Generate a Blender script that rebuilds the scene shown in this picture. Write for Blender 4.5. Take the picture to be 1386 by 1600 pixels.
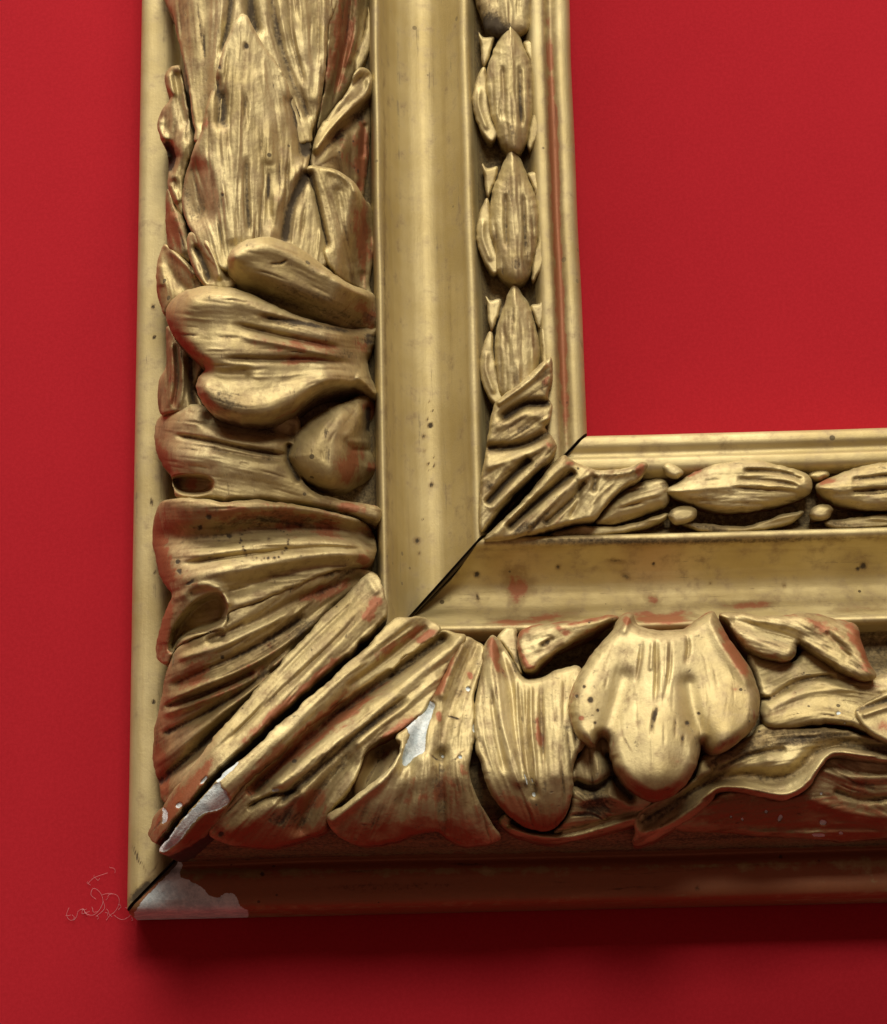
import bpy, math, random
import numpy as np
from mathutils import Matrix, Vector

for o in list(bpy.data.objects): bpy.data.objects.remove(o)
sc = bpy.context.scene
S = 0.0002                      # one design unit = 0.2 mm
HANG = 1.55                     # height of the picture centre on the wall (m)

# ------------------------------------------------------------------ camera
FOC = 3500.0
PITCH, YAW, ROLL = math.radians(15.876), math.radians(-0.15), math.radians(-1.313)
_cp, _sp, _cy, _sy = math.cos(PITCH), math.sin(PITCH), math.cos(YAW), math.sin(YAW)
FW = np.array([_sy*_cp, _sp, -_cy*_cp]); _r = np.array([_cy, 0, _sy]); _u = np.cross(_r, FW)
RT = math.cos(ROLL)*_r + math.sin(ROLL)*_u
UP = -math.sin(ROLL)*_r + math.cos(ROLL)*_u
CC = -FW*FOC                    # camera centre in wall coordinates (X right, Y up, H out of the wall)
def W3(p): return Vector((p[0]*S, -p[2]*S, p[1]*S + HANG))
def D3(p): return Vector((p[0], -p[2], p[1]))
cd = bpy.data.cameras.new('camera'); cam = bpy.data.objects.new('camera', cd)
sc.collection.objects.link(cam); sc.camera = cam
cd.sensor_fit = 'HORIZONTAL'; cd.sensor_width = 36; cd.lens = FOC/1386*36
cd.clip_start = 0.02; cd.clip_end = 50
r_, u_, f_ = D3(RT), D3(UP), D3(FW)
cam.matrix_world = Matrix(((r_.x, u_.x, -f_.x, 0), (r_.y, u_.y, -f_.y, 0), (r_.z, u_.z, -f_.z, 0), (0, 0, 0, 1)))
cam.location = W3(CC)

# ------------------------------------------------------------------ light
wd = bpy.data.worlds.new('World'); sc.world = wd; wd.use_nodes = True
wd.node_tree.nodes['Background'].inputs[0].default_value = (1.0, 0.50, 0.40, 1)     # ambient of a red-walled room, tint added to redden shaded gilding
wd.node_tree.nodes['Background'].inputs[1].default_value = 0.15
def area(name, loc, target, sx, sy, watts, col):
    l = bpy.data.lights.new(name, 'AREA'); l.shape = 'RECTANGLE'; l.size = sx; l.size_y = sy; l.energy = watts; l.color = col
    o = bpy.data.objects.new(name, l); sc.collection.objects.link(o); o.location = loc
    o.rotation_euler = (Vector(target)-Vector(loc)).to_track_quat('-Z', 'Y').to_euler(); return o
TG = (0, 0, HANG)
area('ceiling_lamp', (0.14, -1.7, HANG+0.95), TG, 0.6, 0.45, 22, (1, 0.94, 0.82))
area('ceiling_strip_lamp', (-0.25, -0.62, HANG+1.6), TG, 1.9, 0.35, 43, (1, 0.95, 0.85))
sc.view_settings.view_transform = 'Standard'; sc.view_settings.look = 'None'
sc.view_settings.gamma = 1; sc.view_settings.exposure = -0.2; sc.view_settings.use_curve_mapping = False
sc.render.engine = 'CYCLES'

# ------------------------------------------------------------------ materials
def new_mat(name):
    m = bpy.data.materials.new(name); m.use_nodes = True; nt = m.node_tree
    return m, nt, nt.nodes['Principled BSDF']
def N(nt, t, **kw):
    n = nt.nodes.new(t)
    for k, v in kw.items():
        if k in n.inputs.keys(): n.inputs[k].default_value = v
        else: setattr(n, k, v)
    return n
def noise(nt, vec, scale, detail=4, rough=0.6, dist=0.0):
    n = N(nt, 'ShaderNodeTexNoise'); n.inputs['Scale'].default_value = scale
    n.inputs['Detail'].default_value = detail; n.inputs['Roughness'].default_value = rough; n.inputs['Distortion'].default_value = dist
    nt.links.new(vec, n.inputs['Vector']); return n.outputs['Fac']
def math_(nt, op, a, b=None, c=None, clamp=False):
    n = nt.nodes.new('ShaderNodeMath'); n.operation = op; n.use_clamp = clamp
    for i, v in enumerate((a, b, c)):
        if v is None: continue
        if isinstance(v, (int, float)): n.inputs[i].default_value = v
        else: nt.links.new(v, n.inputs[i])
    return n.outputs[0]
def step(nt, v, lo, hi):
    n = nt.nodes.new('ShaderNodeMapRange'); n.interpolation_type = 'SMOOTHSTEP'
    nt.links.new(v, n.inputs[0]); n.inputs[1].default_value = lo; n.inputs[2].default_value = hi
    return n.outputs[0]
def mix(nt, fac, a, b):
    n = nt.nodes.new('ShaderNodeMix'); n.data_type = 'RGBA'
    if isinstance(fac, (int, float)): n.inputs[0].default_value = fac
    else: nt.links.new(fac, n.inputs[0])
    for i, v in ((6, a), (7, b)):
        if isinstance(v, tuple): n.inputs[i].default_value = (*v, 1)
        else: nt.links.new(v, n.inputs[i])
    return n.outputs[2]
def mixf(nt, fac, a, b):
    n = nt.nodes.new('ShaderNodeMix'); n.data_type = 'FLOAT'; nt.links.new(fac, n.inputs[0])
    for i, v in ((2, a), (3, b)):
        if isinstance(v, (int, float)): n.inputs[i].default_value = v
        else: nt.links.new(v, n.inputs[i])
    return n.outputs[0]

def gold_mat(name, stretch, warm=0.0, speck=1.0, bole=0.0, bump=0.6, dirt=0.0, cols=((0.62, 0.52, 0.265), (0.46, 0.36, 0.155))):
    """aged water gilding: gold leaf over red bole over white gesso, with dirt; paint attribute R=bole plus painted wall bounce, G=dirt plus painted shade, B=gesso"""
    m, nt, bs = new_mat(name); L = nt.links.new
    tc = nt.nodes.new('ShaderNodeTexCoord'); obj = tc.outputs['Object']
    mp = nt.nodes.new('ShaderNodeMapping'); mp.inputs['Scale'].default_value = stretch; L(obj, mp.inputs[0]); sv = mp.outputs[0]
    at = nt.nodes.new('ShaderNodeVertexColor'); at.layer_name = 'paint'
    sp = nt.nodes.new('ShaderNodeSeparateColor'); L(at.outputs['Color'], sp.inputs[0])
    R, G, B = sp.outputs[0], sp.outputs[1], sp.outputs[2]; FB = at.outputs['Alpha']
    n_big = noise(nt, obj, 38, 3); n_mid = noise(nt, obj, 190, 5, 0.65); n_fine = noise(nt, obj, 900, 4, 0.7)
    n_str = noise(nt, sv, 160, 5, 0.7)
    c = mix(nt, step(nt, n_big, 0.3, 0.7), *cols)
    c = mix(nt, step(nt, n_mid, 0.45, 0.8), c, (0.62, 0.52, 0.29))
    c = mix(nt, math_(nt, 'MULTIPLY', step(nt, n_str, 0.5, 0.75), 0.35), c, (0.33, 0.23, 0.085))
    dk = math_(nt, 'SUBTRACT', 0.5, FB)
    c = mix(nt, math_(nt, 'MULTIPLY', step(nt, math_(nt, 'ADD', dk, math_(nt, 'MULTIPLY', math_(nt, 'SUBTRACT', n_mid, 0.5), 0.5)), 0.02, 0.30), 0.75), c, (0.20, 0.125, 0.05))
    # rubbed-through red bole and painted-in red wall bounce: painted areas plus the sharp convex edges
    geo = nt.nodes.new('ShaderNodeNewGeometry')
    edge = step(nt, geo.outputs['Pointiness'], 0.53, 0.62)
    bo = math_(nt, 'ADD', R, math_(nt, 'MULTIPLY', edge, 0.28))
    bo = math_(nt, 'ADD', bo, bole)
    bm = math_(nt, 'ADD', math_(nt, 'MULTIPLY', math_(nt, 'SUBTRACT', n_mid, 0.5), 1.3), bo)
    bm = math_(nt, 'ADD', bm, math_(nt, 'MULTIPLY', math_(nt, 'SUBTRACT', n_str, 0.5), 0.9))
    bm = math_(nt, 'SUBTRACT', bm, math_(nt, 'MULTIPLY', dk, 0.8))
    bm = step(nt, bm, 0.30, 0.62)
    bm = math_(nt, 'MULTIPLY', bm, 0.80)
    c = mix(nt, bm, c, mix(nt, n_fine, (0.28, 0.024, 0.009), (0.54, 0.066, 0.024)))  # bole red, saturated to paint in the glow of the wall
    # dirt, and shade painted into recesses
    sk = nt.nodes.new('ShaderNodeTexVoronoi'); sk.inputs['Scale'].default_value = 190; sk.inputs['Randomness'].default_value = 1; L(obj, sk.inputs['Vector'])
    skm = math_(nt, 'MULTIPLY', math_(nt, 'LESS_THAN', sk.outputs['Distance'], math_(nt, 'MULTIPLY', step(nt, n_big, 0.5, 0.72), 0.17)), 0.8*speck)
    gr = math_(nt, 'ADD', math_(nt, 'MULTIPLY', math_(nt, 'SUBTRACT', n_fine, 0.5), 0.9), math_(nt, 'MULTIPLY', math_(nt, 'SUBTRACT', n_str, 0.5), 0.8))
    gm = step(nt, math_(nt, 'ADD', math_(nt, 'ADD', gr, math_(nt, 'MULTIPLY', dk, 0.9)), G), 0.25, 0.75)
    n_fl = noise(nt, sv, 420, 4, 0.75)
    fl = math_(nt, 'MULTIPLY', step(nt, n_fl, 0.60, 0.70), step(nt, n_mid, 0.40, 0.62))
    gm = math_(nt, 'MAXIMUM', math_(nt, 'MAXIMUM', gm, skm), math_(nt, 'MULTIPLY', fl, 0.7*speck))
    br = math_(nt, 'MULTIPLY', step(nt, math_(nt, 'ADD', math_(nt, 'ADD', math_(nt, 'ADD', G, R), dirt), math_(nt, 'MULTIPLY', math_(nt, 'SUBTRACT', n_mid, 0.5), 1.6)), 0.1, 0.6), 0.5)
    c = mix(nt, br, c, (0.20, 0.115, 0.04))
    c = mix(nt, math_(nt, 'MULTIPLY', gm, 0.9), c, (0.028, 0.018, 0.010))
    # gesso
    ge = math_(nt, 'ADD', B, math_(nt, 'MULTIPLY', math_(nt, 'SUBTRACT', n_mid, 0.5), 1.0))
    ge = math_(nt, 'ADD', ge, math_(nt, 'MULTIPLY', math_(nt, 'SUBTRACT', n_fine, 0.5), 0.5))
    em = step(nt, ge, 0.48, 0.53)
    c = mix(nt, em, c, mix(nt, step(nt, math_(nt, 'ADD', math_(nt, 'MULTIPLY', n_mid, 0.6), math_(nt, 'MULTIPLY', n_fine, 0.4)), 0.4, 0.6), (0.50, 0.57, 0.57), (0.78, 0.83, 0.80)))
    L(c, bs.inputs['Base Color'])
    non = math_(nt, 'MAXIMUM', math_(nt, 'MAXIMUM', math_(nt, 'MULTIPLY', bm, 0.45), gm), em)
    L(math_(nt, 'MULTIPLY', math_(nt, 'SUBTRACT', 1, non), 0.54), bs.inputs['Metallic'])
    ro = math_(nt, 'ADD', math_(nt, 'MULTIPLY', n_mid, 0.26), 0.46)
    L(mixf(nt, math_(nt, 'MAXIMUM', gm, em), ro, 0.95), bs.inputs['Roughness'])
    hgt = math_(nt, 'ADD', math_(nt, 'MULTIPLY', n_str, 0.7), math_(nt, 'MULTIPLY', n_fine, 0.35))
    hgt = math_(nt, 'SUBTRACT', hgt, math_(nt, 'MULTIPLY', em, 1.2))
    hgt = math_(nt, 'SUBTRACT', hgt, math_(nt, 'MULTIPLY', gm, 0.4))
    hgt = math_(nt, 'ADD', hgt, math_(nt, 'MULTIPLY', em, math_(nt, 'MULTIPLY', math_(nt, 'ADD', n_mid, n_fine), 0.9)))
    b = nt.nodes.new('ShaderNodeBump'); b.inputs['Strength'].default_value = bump; b.inputs['Distance'].default_value = 0.0006
    L(hgt, b.inputs['Height']); L(b.outputs[0], bs.inputs['Normal'])
    return m
# object coordinates: x along the wall, y out of it, z up
M_leafV = gold_mat('gilding carved upright', (1, 1, 0.16), dirt=0.24)
M_leafH = gold_mat('gilding carved level', (0.4, 1, 0.5), 0.4, dirt=0.16)
M_railV = gold_mat('gilding smooth upright', (1, 1, 0.06), 0.2, 0.6, -0.12, 0.35, 0.12, ((0.60, 0.50, 0.25), (0.48, 0.38, 0.165)))
M_railH = gold_mat('gilding smooth level', (0.06, 1, 1), 0.2, 0.9, -0.04, 0.35, 0.18, ((0.61, 0.51, 0.255), (0.48, 0.38, 0.165)))

def wall_mat():
    m, nt, bs = new_mat('red wall'); L = nt.links.new
    tc = nt.nodes.new('ShaderNodeTexCoord'); obj = tc.outputs['Object']
    n1 = noise(nt, obj, 25, 6, 0.7); n2 = noise(nt, obj, 900, 4, 0.8)
    c = mix(nt, n1, (0.435, 0.0175, 0.027), (0.355, 0.0135, 0.021))
    c = mix(nt, step(nt, n2, 0.35, 0.7), c, mix(nt, 0.5, c, (0.50, 0.022, 0.034)))
    L(c, bs.inputs['Base Color']); bs.inputs['Roughness'].default_value = 0.9
    bs.inputs['Specular IOR Level'].default_value = 0.05
    mp = nt.nodes.new('ShaderNodeMapping'); mp.inputs['Scale'].default_value = (1, 1, 0.25); L(obj, mp.inputs[0])
    n3 = noise(nt, mp.outputs[0], 1500, 2); n4 = noise(nt, obj, 60, 3)
    b = nt.nodes.new('ShaderNodeBump'); b.inputs['Strength'].default_value = 0.12; b.inputs['Distance'].default_value = 0.0002
    L(math_(nt, 'ADD', n3, n2), b.inputs['Height']); L(b.outputs[0], bs.inputs['Normal'])
    return m
def plain(name, col, rough):
    m, nt, bs = new_mat(name); bs.inputs['Base Color'].default_value = (*col, 1); bs.inputs['Roughness'].default_value = rough
    tc = nt.nodes.new('ShaderNodeTexCoord'); n = noise(nt, tc.outputs['Object'], 400)
    nt.links.new(mix(nt, n, tuple(v*0.8 for v in col), col), bs.inputs['Base Color']); return m
M_wall = wall_mat()
M_lint = plain('pale fibre', (0.80, 0.40, 0.42), 0.9)

# ------------------------------------------------------------------ mesh helpers
def mesh_obj(name, V, quads, tris, mat, parent, paint=None, smooth=True, sharp_from=None):
    me = bpy.data.meshes.new(name)
    nq, ntr = len(quads), len(tris)
    me.vertices.add(len(V)); me.vertices.foreach_set('co', np.asarray(V, np.float32).ravel())
    loops = np.concatenate([np.asarray(quads, np.int32).ravel(), np.asarray(tris, np.int32).ravel()]) if ntr else np.asarray(quads, np.int32).ravel()
    me.loops.add(len(loops)); me.loops.foreach_set('vertex_index', loops)
    tot = np.concatenate([np.full(nq, 4), np.full(ntr, 3)]).astype(np.int32)
    me.polygons.add(nq+ntr); me.polygons.foreach_set('loop_start', np.concatenate([[0], np.cumsum(tot)[:-1]]).astype(np.int32))
    me.polygons.foreach_set('loop_total', tot)
    me.update(calc_edges=True); me.validate()
    me.polygons.foreach_set('use_smooth', np.ones(nq+ntr, bool))
    if paint is not None:
        ca = me.color_attributes.new('paint', 'FLOAT_COLOR', 'POINT')
        col = np.full((len(V), 4), 0.5, np.float32); col[:, :paint.shape[1]] = np.clip(paint, 0, 1.2); ca.data.foreach_set('color', col.ravel())
    me.materials.append(mat)
    o = bpy.data.objects.new(name, me); sc.collection.objects.link(o); o.parent = parent
    return o
def crom(P, closed, step_=4.0):
    P = np.asarray(P, float); n = len(P); out = []
    if n == 1: return P
    segs = n if closed else n-1
    for i in range(segs):
        if closed: a, b, c, d = P[i-1], P[i], P[(i+1) % n], P[(i+2) % n]
        else: a, b, c, d = P[max(i-1, 0)], P[i], P[i+1], P[min(i+2, n-1)]
        k = max(2, int(np.hypot(*(c-b)[:2])/step_)); t = np.linspace(0, 1, k, endpoint=False)[:, None]
        out.append(0.5*((2*b)+(c-a)*t+(2*a-5*b+4*c-d)*t*t+(3*b-a-3*c+d)*t**3))
    if not closed: out.append(P[-1:])
    return np.concatenate(out)
def seg_dist(Q, P, closed):
    """distance of points Q to polyline P, nearest point, position along it (0..1)"""
    A = P; Bn = np.roll(P, -1, 0) if closed else None
    if not closed: A, Bn = P[:-1], P[1:]
    best = np.full(len(Q), 1e18); near = np.zeros((len(Q), 2)); tt = np.zeros(len(Q)); m = len(A)
    for i in range(m):
        ab = Bn[i]-A[i]; l2 = ab@ab+1e-9
        t = np.clip(((Q-A[i])@ab)/l2, 0, 1); pr = A[i]+t[:, None]*ab
        d = ((Q-pr)**2).sum(1); k = d < best
        best[k] = d[k]; near[k] = pr[k]; tt[k] = (i+t[k])/m
    return np.sqrt(best), near, tt
def inside(Q, P):
    x, y = Q[:, 0], Q[:, 1]; c = np.zeros(len(Q), bool); j = len(P)-1
    for i in range(len(P)):
        xi, yi_ = P[i]; xj, yj = P[j]
        if yi_ != yj: c ^= ((yi_ > y) != (yj > y)) & (x < (xj-xi)*(y-yi_)/(yj-yi_)+xi)
        j = i
    return c

# ------------------------------------------------------------------ frame geometry
X0, YI, WID = -470.4, 68.8, 688.8            # outer edge, lower sight edge, moulding width
YB = YI-WID
PROF = [(0, 3), (0, 60), (1, 108), (6, 117), (14, 120), (44, 120), (55, 116), (64, 106), (68, 104), (72, 120), (78, 160), (95, 215), (130, 260), (160, 272),
        (210, 262), (290, 212), (340, 168), (364, 162), (371, 178), (376, 214), (381, 222), (387, 220), (390, 212), (394, 194), (401, 170), (413, 150), (432, 136), (452, 130), (468, 132), (482, 142),
        (495, 157), (506, 172), (511, 180), (513, 188), (517, 192), (526, 191), (529, 182), (535, 160), (550, 142), (608, 144), (618, 166), (624, 183), (630, 188), (645, 187),
        (648, 180), (652, 172), (657, 170), (661, 172), (665, 177), (670, 178), (682, 175), (687, 168), (689, 158), (689, 120), (684, 30), (684, 3)]
REF = np.array([(20, 120), (40, 165), (58, 225), (80, 272), (110, 306), (150, 325), (210, 312), (300, 276), (385, 246), (402, 236), (430, 215), (520, 205)], float)
_g = np.arange(0, 560, 1.0); _h = np.interp(_g, REF[:, 0], REF[:, 1]); _k = np.exp(-(np.arange(-40, 41)/15.0)**2); _k /= _k.sum()
REF = np.stack([_g, np.convolve(np.pad(_h, 40, 'edge'), _k, 'valid')], 1)
def rays(q): return FW[None]*FOC + RT[None]*(q[:, :1]-693) - UP[None]*(q[:, 1:2]-800)
def lift(q, h):                     # the point at height h above the wall seen at q
    d = rays(q); t = (h-CC[2])/d[:, 2]; return CC[None]+t[:, None]*d
def ref_h(q):
    h = np.full(len(q), 250.0)
    for _ in range(8):
        P = lift(q, h); w = np.minimum(P[:, 0]-X0, P[:, 1]-YB); h = 0.5*h+0.5*np.interp(w, REF[:, 0], REF[:, 1])
    return h

frame = bpy.data.objects.new('picture_frame', None); sc.collection.objects.link(frame)
frame.location = W3((X0, YB, 0)); frame.empty_display_size = 0.02
frame['label'] = 'worn carved gilt picture frame corner with leaf ornament and split mitre on red wall'; frame['category'] = 'picture frame'
ORG = np.array([X0, YB, 0.0])
def to_local(P): P = P-ORG; return np.stack([P[:, 0], -P[:, 2], P[:, 1]], 1)*S

rng = np.random.RandomState(4)
def vnoise(x, seed, per):           # smooth 1-D noise
    r = np.random.RandomState(seed).rand(4000)*2-1; u = np.asarray(x)/per+1000; i = np.floor(u).astype(int); f = u-i; f = f*f*(3-2*f)
    return r[i % 4000]*(1-f)+r[(i+1) % 4000]*f

# px marks on the rails: (channel, points, radius, amount)
def paint_marks(Q, marks):
    col = np.zeros((len(Q), 3))
    for ch, pts, rad, amt in marks:
        c = 'RGB'.index(ch[0]); P = np.asarray(pts, float)
        if ch.endswith('poly'):
            P = crom(P, True) if not ch.startswith('Bs') else P
            lo, hi = P.min(0)-rad*3, P.max(0)+rad*3
            k = np.where(((Q > lo) & (Q < hi)).all(1))[0]
            if not len(k): continue
            d, _, _ = seg_dist(Q[k], P, True); d = np.where(inside(Q[k], P), d, -d)
            v = amt*np.clip(0.5+d/(2*rad), 0, 1)
        else:
            P = crom(P, False, 8) if len(P) > 1 else P
            lo, hi = P.min(0)-rad*3, P.max(0)+rad*3
            k = np.where(((Q > lo) & (Q < hi)).all(1))[0]
            if not len(k): continue
            if len(P) == 1: d, tp = np.hypot(*(Q[k]-P[0]).T), 1.0
            else:
                d, _, tq = seg_dist(Q[k], P, False); tp = 0.45+0.55*np.clip(np.minimum(tq, 1-tq)/0.3, 0, 1)
            v = amt*tp*np.exp(-(d/rad)**2)
        col[k, c] = np.maximum(col[k, c], v)
    return col
def project(P):
    d = P-CC; z = d@FW
    return np.stack([693+FOC*(d@RT)/z, 800-FOC*(d@UP)/z], 1)

def rail(upright, length, mat, marks, label):
    pr = crom(PROF, False, 1e9); A = np.array(PROF, float); pts = [A[0]]
    for a, b in zip(A[:-1], A[1:]):
        sp_ = 9.0 if 76 <= a[0] < 370 else 2.6
        n = max(1, int(round(np.hypot(*(b-a))/sp_))); pts += [a+(b-a)*k/n for k in range(1, n+1)]
    pr = np.array(pts)
    for _ in range(5):              # soften the moulding a little
        q = pr.copy(); q[1:-1] = (pr[:-2]+2*pr[1:-1]+pr[2:])/4; pr = q
    m = len(pr); along = np.concatenate([np.arange(0, length-1, 3.0), [length]]); n = len(along)
    w = np.repeat(pr[None, :, 0], n, 0); h = np.repeat(pr[None, :, 1], n, 0)
    gap = 2.7+1.2*vnoise(pr[:, 0], 3+upright, 14)+1.1*vnoise(pr[:, 0], 8+upright, 6)
    start = pr[:, 0]+np.maximum(gap, 0.6)            # mitred end
    frac = (along/length)[:, None]
    t = start[None]+(length-start[None])*frac
    # hand-made unevenness
    hv = 1.5*vnoise(t+w*0.2, 21+upright, 260)+0.25*vnoise(t*1.1+w*0.4, 31+upright, 60)
    wv = 1.2*vnoise(t, 41+upright, 130)*np.clip((w-5)/60, 0, 1)
    h = np.where(h > 20, h+hv, h)
    w = w+wv
    P = np.stack([X0+w, YB+t, h], 2) if upright else np.stack([X0+t, YB+w, h], 2)
    P = P.reshape(-1, 3)
    idx = np.arange(n*m).reshape(n, m)
    q4 = np.stack([idx[:-1, :-1], idx[:-1, 1:], idx[1:, 1:], idx[1:, :-1]], -1).reshape(-1, 4)
    if upright: q4 = q4[:, ::1]
    else: q4 = q4[:, ::-1]
    # closed mitre face (fan)
    capv = P[idx[0]]; c0 = capv.mean(0); base = len(P)
    P2 = np.concatenate([P, capv, c0[None]])
    k = np.arange(m-1); tri = np.stack([np.full(m-1, base+m), base+k+1, base+k], 1)
    tri = np.concatenate([tri, [[base+m, base, base+m-1]]])
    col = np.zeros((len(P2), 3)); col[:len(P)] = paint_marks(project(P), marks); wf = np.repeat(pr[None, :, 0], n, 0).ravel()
    col[:len(P), 1] = np.maximum(col[:len(P), 1], 0.5*(((wf > 71) & (wf < 372)) | ((wf > 536) & (wf < 618))))      # dirt and painted-in shade on the ground behind the carving
    col[base:, 1] = 1.0                                   # raw dirty wood inside the joint
    o = mesh_obj('rail', to_local(P2), q4, tri, mat, frame, col); o['label'] = label
    return o

marksV = [('G', [(652, 845)], 4, 1), ('G', [(672, 665)], 5, 1), ('G', [(668, 655)], 2.5, .8), ('G', [(675, 642)], 2.5, .7), ('G', [(671, 628)], 2, .7), ('G', [(663, 705)], 2, .6), ('G', [(671, 735)], 2, .7), ('G', [(677, 715)], 2, .6), ('G', [(662, 682)], 3, .9), ('G', [(674, 758)], 3.5, 1), ('G', [(669, 725)], 2.5, .9), ('G', [(660, 812)], 2.5, .8),
          ('G', [(655, 865)], 3, .6), ('G', [(678, 728)], 2.5, .8), ('G', [(238, 477), (240, 482)], 3, 1), ('G', [(241, 527)], 3.5, .9), ('G', [(240, 1097)], 3.5, 1), ('G', [(236, 780), (238, 790)], 3, .7),
          ('G', [(243, 860)], 3, .6), ('G', [(242, 895)], 3, .6), ('G', [(600, 100), (602, 500), (607, 950)], 2.5, .35),
          ('R', [(857, 0), (862, 130), (868, 300), (875, 470), (886, 690)], 9, 1.1),
          ('G', [(206, 1322), (213, 1334), (216, 1346), (224, 1352), (227, 1364)], 1.8, .6), ('G', [(232, 1368), (243, 1356), (247, 1348), (258, 1341)], 1.8, .5), ('G', [(200, 1412), (222, 1390), (245, 1368)], 7, .8)]
marksH = [('Bpoly', [(215, 1440), (222, 1408), (262, 1366), (279, 1344), (284, 1352), (282, 1370), (305, 1380), (328, 1400), (340, 1402), (352, 1396), (366, 1398), (376, 1416), (388, 1424), (376, 1440), (300, 1446)], 5, 1),
          ('Rpoly', [(788, 895), (812, 890), (826, 905), (835, 915), (822, 930), (806, 945), (795, 925)], 12, .75), ('G', [(745, 898)], 5, 1), ('G', [(796, 893)], 3, .8), ('G', [(872, 886)], 4, .8),
          ('G', [(745, 928), (748, 940)], 3, .6), ('G', [(1349, 884)], 5, 1), ('G', [(1340, 889)], 3, .8), ('G', [(1021, 881)], 3, .9), ('G', [(950, 875), (975, 878)], 4, .55), ('G', [(970, 896), (985, 905)], 4, .5),
          ('G', [(1110, 912)], 3, .6), ('G', [(1225, 915)], 4, .6), ('R', [(760, 975), (840, 968), (900, 958)], 9, .62), ('R', [(985, 962), (1040, 968), (1085, 960)], 12, .8), ('R', [(1130, 948), (1210, 944)], 8, .6), ('R', [(1010, 935), (1030, 940)], 9, .6),
          ('R', [(1300, 955), (1386, 950)], 8, .4),
          ('G', [(760, 848), (900, 846), (1100, 845), (1386, 838)], 6, .55), ('R', [(260, 1348), (500, 1348), (900, 1342), (1450, 1330)], 14, 1.25), ('G', [(410, 1365)], 4, 1), ('R', [(300, 1425), (700, 1422), (1450, 1408)], 10, .8),  # long strokes: painted shade under the husks; bole and painted bounce on lip
          ('G', [(700, 1350), (760, 1351)], 4, .6), ('G', [(1281, 1338), (1279, 1350)], 3, .5), ('R', [(100, 1392), (700, 1390), (1600, 1374)], 36, .95), ('G', [(450, 1382), (600, 1386), (760, 1380)], 10, .3), ('G', [(1220, 1338)], 5, .7), ('G', [(1090, 1388)], 7, .5)]  # wide red stroke: bole wear and painted wall bounce on the lip
railV = rail(True, 2350, M_railV, marksV, 'upright rail of the frame with smooth cove')
railH = rail(False, 2200, M_railH, marksH, 'level bottom rail of the frame, gesso bared at its corner')

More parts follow.
